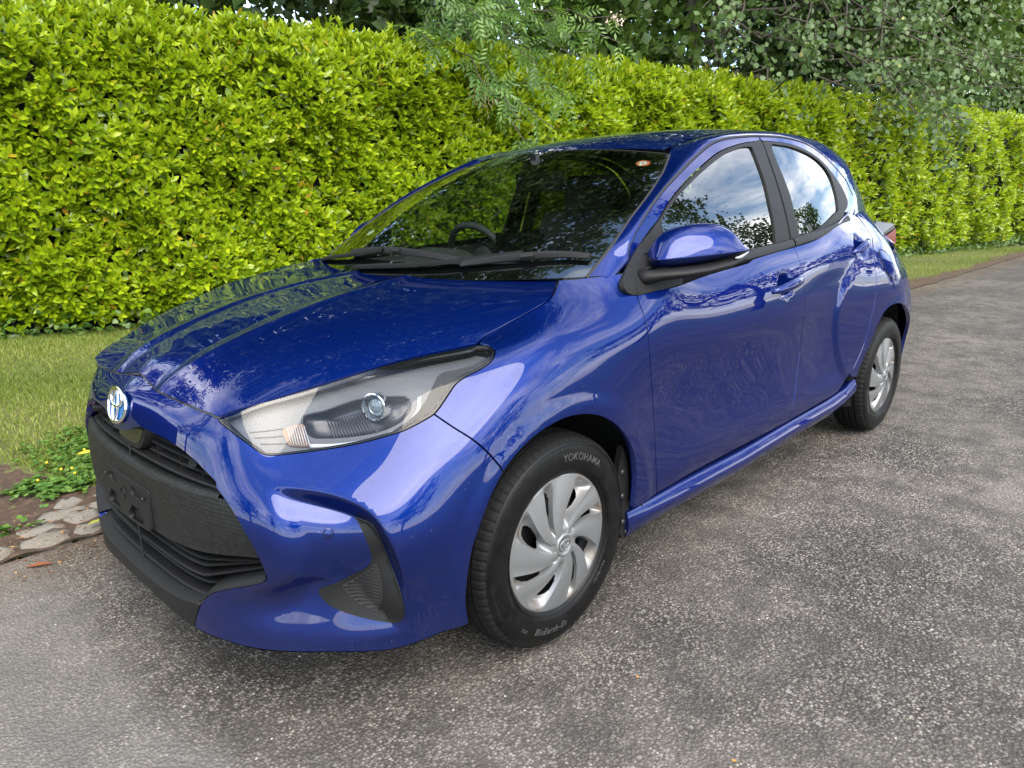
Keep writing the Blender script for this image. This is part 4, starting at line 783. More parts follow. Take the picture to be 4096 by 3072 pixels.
def resample(loop, h):
    out = []
    for a, b in zip(loop, np.roll(loop, -1, 0)):
        L = np.linalg.norm(b-a)
        if L < 1e-6: continue
        k = max(1, int(round(L/h))) if L > h*1.3 else 1; out += [a+(b-a)*i/k for i in range(k)]
    return np.array(out)
def inset(loop, d):
    loop = np.array([p for i, p in enumerate(loop) if np.linalg.norm(p-loop[i-1]) > 1e-6]); ar = .5*np.sum(loop[:, 0]*np.roll(loop[:, 1], -1)-np.roll(loop[:, 0], -1)*loop[:, 1]); s = 1 if ar > 0 else -1
    e = np.roll(loop, -1, 0)-loop; e = e/np.linalg.norm(e, axis=1, keepdims=True); n = np.stack([-e[:, 1], e[:, 0]], 1)*s; nb = n+np.roll(n, 1, 0); k = np.maximum((nb*n).sum(1), .5); return loop+nb/k[:, None]*d
def sm(a, step=.012): return smooth_line(a, step=step)
def mirror_u(a): return np.asarray(a)[::-1]*[-1, 1]
def off_line(P, d):
    t = np.gradient(P, axis=0); t /= np.linalg.norm(t, axis=1, keepdims=True); Q = P+np.stack([t[:, 1], -t[:, 0]], 1)*d; return Q[(poly_sd(REC, Q[:, 0], Q[:, 1]) > d*.7)]
class FS:                                                       # surface from a plain function, same interface as Patch
    def __init__(s, f, flip=1.): s.f = f; s.flip = flip
    def at(s, u, v): return s.f(np.asarray(u, float), np.asarray(v, float))
    def normal(s, u, v, e=.003):
        n = np.cross(s.at(u+e, v)-s.at(u-e, v), s.at(u, v+e)-s.at(u, v-e))*s.flip; return n/np.linalg.norm(n, axis=1, keepdims=True)
GP = FS(lambda x, z: np.stack([x, side_y(x, z), z], 1), -1.)    # glasshouse side
RP = FS(lambda x, y: np.stack([x, y, roof_z(x, y)], 1), 1.)
WP = FS(lambda a, b: screen_pt(a/.66, b/.95), 1.)               # windscreen in metres
for _P, _a, _b, _w in ((GP, -1.5, 1.2, (0, 1, 0)), (RP, -1.5, .1, (0, 0, 1)), (WP, .1, .4, (1, 0, 1)), (SP, 2., .4, (0, 1, 0)), (HP, -.2, .1, (0, 0, 1))):
    if _P.normal(np.array([_a]), np.array([_b]))[0]@np.array(_w) < 0: _P.flip *= -1
# ---- paint and trim ----
def paint():
    t = NT('blue_paint'); oc = t.n('ShaderNodeTexCoord').outputs['Object']
    fl = t.n('ShaderNodeTexVoronoi', {'Scale': 900., 'Vector': oc}); sp = t.n('ShaderNodeSeparateColor', {0: fl.outputs['Color']})
    c = t.mix(t.math('MULTIPLY', sp.outputs[0], .6), (.0010, .0090, .085), (.0026, .024, .20))
    b = t.n('ShaderNodeBsdfPrincipled', {'Base Color': c, 'Metallic': .75, 'Roughness': .40, 'Specular IOR Level': 0., 'Specular Tint': (.10, .2, .75), 'Coat Weight': 1., 'Coat Roughness': .012, 'Coat IOR': 1.5})
    # settled dust: sparse pale specks and a thin film near the ground
    d1 = t.n('ShaderNodeTexVoronoi', {'Scale': 70., 'Vector': oc}); s1 = t.n('ShaderNodeSeparateColor', {0: d1.outputs['Color']})
    speck = t.math('MULTIPLY', t.math('LESS_THAN', d1.outputs['Distance'], t.math('MULTIPLY', s1.outputs[0], .10)), t.math('GREATER_THAN', s1.outputs[1], .80))
    sx = t.n('ShaderNodeSeparateXYZ', {0: oc}); film = t.n('ShaderNodeMapRange', {'Value': sx.outputs['Z'], 'From Min': .55, 'From Max': .18, 'To Max': .025}); nz = t.noise(9., 5, .7, oc)
    f = t.math('ADD', t.math('MULTIPLY', speck, .35), t.math('MULTIPLY', film.outputs[0], nz), True)
    df = t.n('ShaderNodeBsdfDiffuse', {'Color': (.30, .27, .23)}); return t.surf(t.n('ShaderNodeMixShader', {0: f, 1: b, 2: df}))
M_PAINT = paint()
M_BLACKP = plain('black_plastic', (.0075, .0075, .0078), .55, 0, .28, bump=(420., .25, .001))
M_GLOSSB = plain('gloss_black', (.006, .006, .007), .12)
M_RUB = plain('rubber_seal', (.012, .012, .012), .7)
M_VOID = plain('inner_black', (.006, .006, .006), .9)
M_CHROME = plain('chrome', (.85, .86, .88), .06, 1.)
M_SILV = plain('silver_plastic', (.52, .53, .54), .38, .55, var=.06)
M_DKSILV = plain('dark_reflector', (.05, .05, .053), .22, .7)
def glass(name, tint, f0=.05, rough=.0):
    t = NT(name); g = t.n('ShaderNodeNewGeometry'); dt = t.n('ShaderNodeVectorMath', operation='DOT_PRODUCT'); t.set(dt, 0, g.outputs['Incoming']); t.set(dt, 1, g.outputs['Normal'])
    k = t.math('POWER', t.math('SUBTRACT', 1., t.math('ABSOLUTE', dt.outputs['Value'])), 5.); fr = t.math('ADD', t.math('MULTIPLY', k, 1-f0), f0, True)
    gl = t.n('ShaderNodeBsdfGlossy', {'Color': (1, 1, 1), 'Roughness': rough}); tr = t.n('ShaderNodeBsdfTransparent', {'Color': tint})
    return t.surf(t.n('ShaderNodeMixShader', {0: fr, 1: tr, 2: gl}))
M_SCREEN = glass('windscreen_glass', (.58, .66, .60), .19)
M_SIDEG = glass('side_glass', (.60, .66, .62), .17); M_REARG = glass('privacy_glass', (.14, .16, .15), .20)
M_LENS = glass('lamp_lens', (.94, .96, .97), .035)
def hexblack():
    t = NT('patterned_black'); oc = t.n('ShaderNodeTexCoord').outputs['Object']; mp = t.n('ShaderNodeMapping', {'Vector': oc, 'Scale': (0., 1., 1.15)})
    v = t.n('ShaderNodeTexVoronoi', {'Scale': 95., 'Vector': mp, 'Randomness': .12}); sp = t.n('ShaderNodeSeparateColor', {0: v.outputs['Color']})
    bp = t.n('ShaderNodeBump', {'Strength': .5, 'Distance': .002, 'Height': v.outputs['Distance']})
    b = t.n('ShaderNodeBsdfPrincipled', {'Base Color': t.mix(sp.outputs[1], (.0055, .0058, .0055), (.0105, .011, .0105)), 'Roughness': t.ramp(sp.outputs[0], [(0, (.45, .45, .45)), (1, (.62, .62, .62))]), 'Specular IOR Level': .3, 'Normal': bp}); return t.surf(b)
M_HEX = hexblack()

car = tag(empty('hatchback_car', (0, 0, 0)), 'blue five door hatchback with silver wheel covers parked on the lane', 'car')
B = BK
GAP = .0022
hl_loop = np.vstack([sm(B['hl_top']), sm(B['hl_tip']), sm(B['hl_low'])[1:]])
# ---- front bumper (one piece across the nose) ----
half_top = np.vstack([sm(B['seam'][2:]), [(.435, .664)], sm(B['hl_low'][::-1])])          # nose seam, then under the lamp
i_sp = np.argmin(np.linalg.norm(half_top-B['split'][0], axis=1)); half_top = half_top[:i_sp+1]
arch_f = B['arch_f']; sp_end = B['split'][-1]; k0 = np.argmin(np.linalg.norm(arch_f-sp_end, axis=1))
arch_lo = arch_f[1:k0+1][::-1]
half = np.vstack([half_top, sm(B['split'])[1:-1], arch_lo, [B['bump_bot'][-1]], sm(B['bump_bot'][::-1])[1:], sm(B['grille_low'][::-1])[1:], sm(B['grille'][::-1])])
half = half[half[:, 0] > .004]
bumper = panel('front_bumper', SP, np.vstack([[(0, half[0, 1])], half, [(0, .4445)], half[::-1]*[-1, 1]]), M_PAINT, car, h=.0075, hem=.022, gap=GAP, guides=[np.array(q_)*[sgn_, 1] for sgn_ in (1, -1) for q_ in (CREASE, off_line(CREASE, .005), off_line(CREASE, .010), off_line(CREASE, .016), off_line(CREASE, .022), off_line(CREASE, .029))])
bumper['label'] = 'blue painted front bumper and nose'
# ---- bonnet ----
hh = np.vstack([sm(B['H_seam'][2:]), sm(B['H_edge'])[1:], sm(B['H_shut']), sm(B['H_rear'])[1:]]); hh = hh[hh[:, 1] > .004]
hood = panel('bonnet', HP, np.vstack([[(-.7148, 0)], hh, [(.097, 0)], hh[::-1]*[1, -1]]), M_PAINT, car, h=.015, hem=.02, gap=GAP*1.3)
q1 = sm(B['H_seam'][2:], .02); q2 = sm(B['seam'][2:], .02); tq = np.linspace(0, 1, 60)
rs1 = lambda q: np.stack([np.interp(tq, np.linspace(0, 1, len(q)), q[:, k]) for k in range(2)], 1)
q1, q2 = rs1(q1), rs1(q2); A = HP.at(q1[:, 0], q1[:, 1]); C = SP.at(q2[:, 0], q2[:, 1]); A[:, 1] = np.where(A[:, 1] < .004, 0, A[:, 1]); C[:, 1] = np.where(C[:, 1] < .004, 0, C[:, 1]); dn = unit(np.array([-.6, 0, -.8]))
G = np.stack([A+[-.006, 0, .004]+dn*.004, A+dn*.003, (A+C)/2+dn*.001, C+dn*.003, C+[.004, 0, -.006]+dn*.005], 1)
M_SEAL = plain('grey_seal', (.055, .053, .05), .6)
MB().grid(G).grid(G[::-1]*[1, -1, 1]).build('bonnet_seal', M_SEAL, hood)
# ---- front wings, doors, quarters: both sides ----
fend_arch = arch_f[k0:]; fb = B['fend_bot'][0]; k1 = np.argmin(np.linalg.norm(fend_arch-fb, axis=1)); fend_arch = fend_arch[:k1+1]
hl_rear = sm(B['hl_low']); k2 = np.argmin(np.linalg.norm(hl_rear-B['split'][0], axis=1)); hl_rear = hl_rear[:k2+1]
fender_loop = np.vstack([sm(B['hl_tip'][1:]), hl_rear[1:], sm(B['split'])[1:-1], fend_arch, sm(B['fend_bot'])[1:-1], sm(B['door_front'][[0, 1, 2, 5, 6, 7, 8, 9, 10, 11, 12]])[::-1], sm(B['sail_low'][:5])[::-1][1:], sm(B['fend_top'])[::-1], sm(B['hood_shut_S'])[::-1][1:-1]])
fdoor_loop = np.vstack([sm(B['door_front'][[0, 1, 2, 5, 6, 7, 8, 9, 10, 11, 12]]), sm(B['door_bot'])[1:-1], sm(B['door_split'])[::-1], sm(B['belt_low'][:6])[::-1][1:], sm(B['sail_low'][4:])[::-1][1:-1]])
rr = sm(B['rdoor_rear'][[2, 3, 4, 5, 6, 7, 8, 11, 12, 13]])
rdoor_loop = np.vstack([sm(B['door_split']), sm(B['rdoor_bot'])[1:-1], rr[::-1], [(3.76, .69)], sm(B['belt_low'][5:])[::-1]])
arch_r = B['arch_r']
kr = np.argmin(np.linalg.norm(arch_r-np.array([4.05, .393]), axis=1))
quarter_loop = np.vstack([rr, [(3.44, .115)], arch_r[:kr], sm(B['rb_split'])[::-1], [(3.99, .60), (4.2, .66), (4.2, .70), (3.78, .70)]])
rbump_half = np.vstack([sm(B['rb_split']), arch_r[kr:], [(4.6, -.005), (5.254, -.005), (5.254, .30), (4.8, .33), (4.5, .50), (4.2, .60), (4.02, .58)]])
for mir in (False, True):
    fe = panel('front_wing', SP, fender_loop, M_PAINT, car, h=.012, gap=GAP, mirror=mir, hem=.018)
    fd = panel('front_door', SP, fdoor_loop, M_PAINT, car, h=.016, gap=GAP, mirror=mir, hem=.018)
    rd = panel('rear_door', SP, rdoor_loop, M_PAINT, car, h=.016, gap=GAP, mirror=mir, hem=.018)
    qp = panel('rear_quarter', SP, quarter_loop, M_PAINT, car, h=.016, gap=GAP, mirror=mir, hem=.018)
    panel('rear_bumper', SP, rbump_half, M_PAINT, car, h=.025, gap=GAP, mirror=mir, hem=.018)
    fuel = panel('fuel_flap', SP, smooth_line(B['fuel'], closed=True, step=.012), M_PAINT, qp, h=.010, off=.0025, hem=.006, mirror=mir) if not mir else None
    if not mir:
        ring = inset(smooth_line(B['fuel'], closed=True, step=.012), -.004); q = SP.at(ring[:, 0], ring[:, 1]); mb = MB(); mb.tube(np.vstack([q, q[:1]]), .0022, 5, False); mb.build('flap_gap', M_VOID, qp)
    # doors above the waist: painted frames, black surrounds, glass
    seal = sm(B['seal'], .02); sg = 1 if not mir else -1
    i1 = np.argmin(np.abs(seal[:, 0]+1.471)+10*(seal[:, 1] < 1.3))
    ffr = np.vstack([inset_line(seal[:i1+1], .006) if False else seal[:i1+1], sm(np.vstack([B['fr_app'][1:2], B['fr_out'][::-1]]), .02), sm(B['sail'][:4], .02)[::-1][1:]])
    panel('door_frame', GP, ffr, M_PAINT, fd, h=.02, gap=.004, mirror=mir, hem=.02)
    i2 = len(seal); rfr = np.vstack([seal[i1:], [(-2.45, 1.13), (-2.36, 1.10)], sm(B['rr_out'], .02)[::-1]])
    panel('door_frame', GP, rfr, M_PAINT, rd, h=.02, gap=.004, mirror=mir, hem=.02)
    bl = lambda x: np.interp(-x, [.3, .36, .7, 1.05, 1.4, 1.75, 2.05, 2.3, 2.5], [.955, .960, .972, .990, 1.012, 1.038, 1.070, 1.105, 1.13])-.006
    g1 = sm(B['fr_glass'], .02); glow = np.array([(x, bl(x)) for x in np.linspace(-1.33, -.60, 14)])
    fgl = np.vstack([g1, glow])
    f_out = np.vstack([sm(B['fr_out'], .02), sm(B['fr_app'], .02)[1:], [(x, bl(x)-.01) for x in np.linspace(-1.45, -.60, 18)]])
    panel('window_surround', GP, f_out, M_BLACKP, fd, h=.02, off=.003, hem=.012, mirror=mir, holes=[fgl[::-1]])
    panel('window_glass', GP, inset(fgl, -.006), M_SIDEG, fd, h=.03, off=-.004, hem=0, mirror=mir)
    rg = sm(np.vstack([B['rr_glass'], B['rr_glass'][:1]]), .02)[:-1]
    r_out = np.vstack([sm(B['rr_out'], .02), [(x, bl(x)-.01) for x in np.linspace(-2.15, -1.50, 14)], sm(B['rr_app'], .02)[::-1][:-1]])
    panel('window_surround', GP, r_out, M_BLACKP, rd, h=.02, off=.003, hem=.012, mirror=mir, holes=[rg])
    panel('window_glass', GP, inset(rg, -.006), M_REARG, rd, h=.03, off=-.004, hem=0, mirror=mir)
    # waist moulding
    for x0, x1, par in ((-.60, -1.462, fd), (-1.476, -2.20, rd)):
        xs = np.linspace(x0, x1, 24); zb = bl(xs); c = np.stack([xs, side_y(xs, zb)+.006, zb+.004], 1); prof = [(-.012, .014), (.004, .013), (.012, .004), (.016, -.012), (.010, -.022), (-.012, -.022)]
        G = np.stack([c+np.array([0, a, b]) for a, b in prof], 1)*[1, sg, 1]; mb = MB().grid(G, closed_v=True); mb.F += [list(range(6)), list(range(len(xs)*6-6, len(xs)*6))[::-1]]; mb.build('waist_moulding', M_BLACKP, par, sharp=35)
    # door seal line
    q = GP.at(seal[:, 0], seal[:, 1])*[1, sg, 1]; mb = MB(); mb.tube(q-[0, sg*.004, 0], .006, 6, False); mb.build('door_seal', M_RUB, car)
    # roof rail and A pillar: from the seal line up to screen edge and roof edge
    ws = np.stack([np.interp(np.linspace(0, 1, 30), np.linspace(0, 1, 6), B['ws_edge'][::-1, 0]), np.linspace(0, .985, 30)], 1); wsp = screen_pt(ws[:, 0], ws[:, 1])
    rx = np.linspace(-.945, -2.66, 50); re = np.stack([rx, np.interp(-rx, [.94, 1.3, 1.9, 2.3, 2.66], [.492, .478, .472, .455, .415])], 1); rp = np.stack([re[:, 0], re[:, 1], roof_z(re[:, 0], re[:, 1])], 1); top = np.vstack([wsp, rp])
    sl2 = np.vstack([[(-.315, .962), (-.36, .985)], seal[:-1][seal[:-1, 0] > -2.40], [(-2.47, 1.285), (-2.56, 1.30), (-2.64, 1.305)]]); sl2 = resample_open(sl2, 160) if False else sl2
    bs = GP.at(sl2[:, 0], sl2[:, 1])+[0, .002, 0]
    def arc(Q, n, f0=0., f1=1.):
        L = np.r_[0, np.cumsum(np.linalg.norm(np.diff(Q, axis=0), axis=1))]; t = np.linspace(f0*L[-1], f1*L[-1], n); return np.stack([np.interp(t, L, Q[:, k]) for k in range(3)], 1)
    kk = np.argmin(np.abs(bs[:, 0]+.97)); A_ = np.vstack([arc(bs[:kk+1], 46), arc(bs[kk:], 70)[1:]]); T_ = np.vstack([arc(wsp, 46), arc(rp, 70)[1:]])
    ta = GP.at(A_[:, 0], A_[:, 2]+.02)-GP.at(A_[:, 0], A_[:, 2]); ta = unit(ta); AB = np.linalg.norm(T_-A_, axis=1, keepdims=True)
    tb = np.zeros_like(T_); tb[:46] = unit(screen_pt(np.full(46, .9), np.linspace(0, 1, 46))-wsp[[int(i*29/45) for i in range(46)]]); rr_x = T_[46:]; tb[46:] = unit(np.stack([rr_x[:, 0]*0, -np.ones(len(rr_x)), (roof_z(rr_x[:, 0], rr_x[:, 1]-.05)-roof_z(rr_x[:, 0], rr_x[:, 1]))/.05], 1))
    for _ in range(6): tb[1:-1] = unit(tb[:-2]+2*tb[1:-1]+tb[2:])
    t = np.linspace(0, 1, 9); rows = []
    for s in t: rows.append((2*s**3-3*s**2+1)*A_+(s**3-2*s**2+s)*AB*ta+(-2*s**3+3*s**2)*T_+(s**3-s**2)*AB*tb*.8)
    G = np.stack(rows, 1); inner = G[:, -1]-np.stack([0*G[:, 0, 0], .01+0*G[:, 0, 0], .014+0*G[:, 0, 0]], 1); inner0 = G[:, 0]-np.stack([0*G[:, 0, 0], .018+0*G[:, 0, 0], 0*G[:, 0, 0]], 1)
    G = np.concatenate([inner0[:, None], G, inner[:, None]], 1)*[1, sg, 1]
    MB().grid(G).build('roof_rail', M_PAINT, car, sharp=60)
    # rear pillar between the back door, rail and tailgate
    cp = np.array([(-2.475, 1.20), (-2.45, 1.13), (-2.38, 1.092), (-2.55, 1.098), (-2.72, 1.098), (-2.86, 1.095), (-2.90, 1.12), (-2.80, 1.20), (-2.70, 1.27), (-2.62, 1.315), (-2.52, 1.318), (-2.42, 1.30), (-2.44, 1.25)])
    panel('rear_pillar', GP, cp, M_PAINT, car, h=.03, mirror=mir, hem=.02)
# ---- roof, tailgate ----
rx = np.linspace(-.93, -2.66, 46); hw = np.interp(-rx, [.94, 1.3, 1.9, 2.3, 2.66], [.489, .475, .469, .452, .412]); tt = np.linspace(-1, 1, 31)
fr = -.012*(1-np.abs(tt)**2.)*0
G = np.stack([np.stack([np.full(31, x)+(.045*(1-tt**2) if i == 0 else .045*(1-tt**2)*max(0, 1-i/8)), tt*w, 0*tt], 1) for i, (x, w) in enumerate(zip(rx, hw))], 0); G[..., 2] = roof_z(G[..., 0].ravel(), G[..., 1].ravel()).reshape(G.shape[:2]); MB().grid(G).build('roof', M_PAINT, car)
yb = np.linspace(-1, 1, 25); r0 = np.stack([np.full(25, -2.66), yb*.412, roof_z(np.full(25, -2.66), yb*.412)], 1); r1 = r0+[-.10, 0, -.035]; r2_ = np.stack([np.full(25, -2.74), yb*.40, np.full(25, 1.34)], 1); r3 = np.stack([-2.93+.05*np.abs(yb)**2, yb*.47, np.full(25, 1.10)], 1)
r4 = np.stack([-3.03+.05*np.abs(yb)**2, yb*.42, np.full(25, 1.06)], 1); MB().grid(np.stack([r0, r1, r2_], 0)).build('tail_spoiler', M_PAINT, car); MB().grid(np.stack([r2_, .5*(r2_+r3)-[.02, 0, -.01], r3, r4], 0)).build('tailgate_glass', M_GLOSSB, car)
panel('tailgate', SP, np.array([(4.5, .50), (4.8, .33), (5.254, .30), (5.254, .70), (4.5, .70), (4.25, .70), (4.22, .62)]), M_PAINT, car, h=.04, hem=.01); panel('tailgate', SP, np.array([(4.5, .50), (4.8, .33), (5.254, .30), (5.254, .70), (4.5, .70), (4.25, .70), (4.22, .62)]), M_PAINT, car, h=.04, hem=.01, mirror=True)
# ---- windscreen ----
v_ = np.linspace(0, .985, 30); we = np.interp(v_, np.linspace(0, .985, 6), B['ws_edge'][::-1, 0]); uu = np.linspace(-1, 1, 41)
G = np.stack([screen_pt(uu*w*.998, np.full(41, vv)) for w, vv in zip(we, v_)], 0); screen = MB().grid(G).build('windscreen', M_SCREEN, car)
frit = []
for a, b in ((-1, 1),):
    top_b = np.stack([screen_pt(uu*we[-1]*.998, np.full(41, .985)), screen_pt(uu*we[-1]*.998, np.full(41, .962))], 0)-[0, 0, .002]; bot = np.stack([screen_pt(uu*we[0]*.998, np.full(41, 0.)), screen_pt(uu*we[0]*.99, .085+.07*np.abs(uu)**6)], 0)-[0, 0, .002]
    mb = MB().grid(top_b).grid(bot)
    for s in (1, -1): mb.grid(np.stack([np.stack([screen_pt(np.array([s*w*.998]), np.array([vv]))[0], screen_pt(np.array([s*(w*.998-.045)]), np.array([vv]))[0]], 0) for w, vv in zip(we, v_)], 0)-[0, 0, .002])
    mb.build('black_band', M_GLOSSB, screen)
q = np.vstack([screen_pt(we[::-1]*.999, v_[::-1])*[1, -1, 1], screen_pt(we*.999, v_)]) if False else None
for s in (1, -1):
    q = screen_pt(we*1.003, v_)*[1, s, 1]; mb = MB(); mb.tube(q-[0, 0, .004], .006, 6, False); mb.build('screen_seal', M_RUB, screen)
q = screen_pt(uu*we[-1], np.full(41, .99)); mb = MB(); mb.tube(q-[0, 0, .005], .005, 6, False); mb.build('screen_seal', M_RUB, screen)
# ---- dark structure behind the shut lines ----
shell_half = np.array([(0, .02), (.33, .02), (1.0, .02), (1.03, .12), (1.06, .25), (1.12, .35), (1.24, .43), (1.4, .46), (1.56, .43), (1.68, .36), (1.75, .25), (1.775, .10), (1.9, .045), (2.8, .035), (3.35, .06), (3.46, .17), (3.6, .42), (3.6, .66), (1.78, .655), (1.6, .66), (1.22, .66), (.43, .66), (0, .66)])
for mir in (False, True):
    panel('inner_structure', SP, shell_half, M_VOID, car, h=.03, off=-.026, hem=0, mirror=mir, holes=[inset(hl_loop, -.004), np.vstack([[(.005, .03), (.325, .03)], B['grille_low'][::-1][1:], B['grille'][::-1], [(.005, .4445)]])])
mb = MB(); mb.box((-1.25, 0, .235), (2.6, 1.40, .03)); mb.box((.42, 0, .24), (.50, .62, .03)); mb.box((-1.25, 0, .21), (1.9, 1.0, .04)); mb.box((-.42, 0, .50), (.04, 1.30, .62)); mb.box((-2.95, 0, .32), (.3, 1.0, .25)); mb.build('underbody', M_VOID, car, smooth=False)
# =====================================================================
# the car: wheels
# =====================================================================
def tyre_mat():
    t = NT('tyre_rubber'); oc = t.n('ShaderNodeTexCoord').outputs['Object']; n = t.noise(30., 5, .65, oc)
    return t.surf(t.n('ShaderNodeBsdfPrincipled', {'Base Color': t.ramp(n, [(.35, (.0018, .0018, .0018)), (.7, (.0048, .0047, .0046))]), 'Roughness': t.ramp(n, [(.3, (.34, .34, .34)), (.7, (.5, .5, .5))]), 'Specular IOR Level': .26}))
M_TYRE = tyre_mat(); M_TREAD = plain('tread_rubber', (.007, .0069, .0068), .75, 0, .22, bump=(160., .4, .002)); M_LETTER = plain('tyre_letter', (.04, .04, .04), .55)
M_STEEL = plain('steel_wheel', (.012, .012, .013), .45, .3); M_NUT = plain('wheel_nut', (.05, .05, .05), .4, .8)
def cover_mat():
    t = NT('wheel_cover_silver'); oc = t.n('ShaderNodeTexCoord').outputs['Object']; g = t.n('ShaderNodeNewGeometry'); n = t.noise(22., 6, .7, oc)
    sx = t.n('ShaderNodeSeparateXYZ', {0: oc}); r = t.math('SQRT', t.math('ADD', t.math('POWER', sx.outputs['X'], 2.), t.math('POWER', sx.outputs['Z'], 2.)))
    f = t.n('ShaderNodeAttribute', attribute_name='hollow'); dirt = t.math('MULTIPLY', t.ramp(n, [(.42, (0, 0, 0)), (.75, (1, 1, 1))]), f.outputs['Fac'])
    c = t.mix(dirt, (.225, .23, .235), (.19, .11, .05)); return t.surf(t.n('ShaderNodeBsdfPrincipled', {'Base Color': c, 'Metallic': .55, 'Roughness': .36}))
M_COVER = cover_mat()
TR, RR = .2985, .192        # tyre radius, cover radius
def tyre_meshes():
    n = 576; th = np.linspace(0, 2*PI, n, endpoint=False)
    # tread rows with four grooves
    ys = np.array([-.078, -.074, -.066, -.046, -.0455, -.0395, -.039, -.018, -.0175, -.0105, -.010, .010, .0105, .0175, .018, .039, .0395, .0455, .046, .066, .074, .078])
    rs = np.array([.2765, .2835, .2895, .2945, .288, .288, .295, .2975, .290, .290, .298, .298, .290, .290, .2975, .295, .288, .288, .2945, .2895, .2835, .2765])
    k = np.arange(n); G = []
    for y, r0 in zip(ys, rs):
        r = np.full(n, r0); a = abs(y)
        if a > .046: r = r-np.where((k % 8) < 2, .0045, 0)                     # shoulder slots
        elif a < .046 and r0 > .292: r = r-np.where(((k+(int(a*300) % 8)) % 12) < 1, .0030, 0)
        G.append(np.stack([np.cos(th)*r, np.full(n, y), np.sin(th)*r], 1))
    G = np.stack(G, 0); tread = MB().grid(G, closed_v=True)
    side = []
    for s in (1, -1):
        prof = [(.078, .2765), (.0815, .272), (.084, .262), (.0865, .250), (.088, .238), (.0875, .222), (.0855, .210), (.083, .2035), (.0815, .2025), (.080, .1985), (.077, .193), (.070, .187), (.055, .180)]
        side.append(np.stack([np.stack([np.cos(th[::4])*r, np.full(n//4, s*y), np.sin(th[::4])*r], 1) for y, r in prof], 0))
    mbs = MB(); mbs.grid(side[0], closed_v=True); mbs.grid(side[1][:, ::-1], closed_v=True)
    # fine raised rings on the outer wall
    for rr_, yy in ((.2695, .0822), (.2045, .0838), (.2005, .0815)):
        t = np.linspace(0, 2*PI, 145); mbs.tube(np.stack([np.cos(t)*rr_, np.full(145, yy), np.sin(t)*rr_], 1), .0011, 5, False)
    # radial serrations in two sectors
    for a0, a1 in ((150, 215), (-28, 8)):
        for a in np.radians(np.arange(a0, a1, .9)):
            rad = np.array([.212, .262]); mbs.tube(np.stack([np.cos(a)*rad, [.0872, .0842], np.sin(a)*rad], 1), .0007, 3, False)
    return tread, mbs
_tr, _sd = tyre_meshes(); ME_TREAD = mesh('tread', np.vstack(_tr.V), np.array(_tr.F), M_TREAD); ME_TREAD.set_sharp_from_angle(angle=math.radians(40)); ME_SIDE = mesh('sidewall', np.vstack(_sd.V), _sd.F, M_TYRE)
def cover_mesh():
    """pinwheel wheel cover: four wide and four narrow swept blades, hollow wells with dark openings between"""
    seg = [(0., 32., 8, 0), (32., 44., 22, 1), (44., 66., 6, 0), (66., 90., 34, 2)]; cols = []
    for a, b, n, k in seg: cols += [(a+(b-a)*i/n, k, i/n) for i in range(n)]
    nu = len(cols); m = 4*nu; nr = 84; rs = np.linspace(.030, RR-.005, nr); V = []; F = []; hol = []
    for r in rs:
        f = (r-.03)/(RR-.035); tw = 36*(1-f)**1.5; dome = .010+.016*(1-f**2)
        for un in range(4):
            for ang, k, q in cols:
                th = math.radians(67+90*un+ang+tw); z = dome; h = 0.
                if k == 0: w = q*2-1; z += .0025*(1-w*w)-.004*f*(q if True else 0)
                else:
                    d = 1-abs(2*q-1)**3; dep = .030*sst_(.08, .30, f)*(1-sst_(.80, 1., f)); z -= dep*d*(.6+.4*(1-q)); h = d*sst_(.60, .95, f)
                V.append((-math.cos(th)*r, z, math.sin(th)*r)); hol.append(h)
    for i in range(nr-1):
        f = ((rs[i]+rs[i+1])/2-.03)/(RR-.035)
        for c in range(m):
            ang, k, q = cols[c % nu]; n = seg[1][2] if k == 1 else seg[3][2]; q += .5/n
            if k == 1 and abs((f-.60)/.23)**3+abs((q-.5)/.42)**3 < 1: continue
            if k == 2 and abs((f-.55)/.21)**3+abs((q-.5)/.38)**3 < 1: continue
            F.append([i*m+c, (i+1)*m+c, (i+1)*m+(c+1) % m, i*m+(c+1) % m])
    base = len(V); last = (nr-1)*m
    for r, z in ((RR-.002, .009), (RR, .005), (RR+.001, -.006)):
        for c in range(m):
            x, _, zz = V[last+c]; l = math.hypot(x, zz); V.append((x/l*r, z, zz/l*r)); hol.append(.25)
    for k in range(3):
        a = last if k == 0 else base+(k-1)*m
        for c in range(m): F.append([a+c, base+k*m+c, base+k*m+(c+1) % m, a+(c+1) % m])
    return V, F, hol
def sst_(a, b, x):
    t = min(1, max(0, (x-a)/(b-a))); return t*t*(3-2*t)
_V, _F, _H = cover_mesh(); ME_COVER = mesh('wheel_cover', _V, _F, M_COVER, attr={'hollow': _H}); ME_COVER.set_sharp_from_angle(angle=math.radians(38))
def lathe(prof, n=64):
    th = np.linspace(0, 2*PI, n, endpoint=False); G = np.stack([np.stack([np.cos(th)*r, np.full(n, y), np.sin(th)*r], 1) for y, r in prof], 0); return MB().grid(G, closed_v=True)
_cap = lathe([(.020, .034), (.0295, .033), (.0325, .030), (.0335, .026), (.0315, .0245), (.0318, .001)], 48); ME_CAP = mesh('hub_cap', np.vstack(_cap.V), _cap.F, M_COVER, attr={'hollow': np.zeros(len(np.vstack(_cap.V)))})
def badge(mb, a, b, rad, y=0, curve=0.):
    """three interlocked ovals in the xz plane"""
    t = np.linspace(0, 2*PI, 49)
    def el(cx, cz, ea, eb): x = cx+ea*np.cos(t); z = cz+eb*np.sin(t); mb.tube(np.stack([x, y-curve*(x/a)**2, z], 1), rad, 7, False)
    el(0, 0, a, b); el(0, .36*b, .60*a, .56*b) if False else None
    el(0, b*.42, a*.62, b*.50); el(0, -b*.03, a*.27, b*.94); return mb
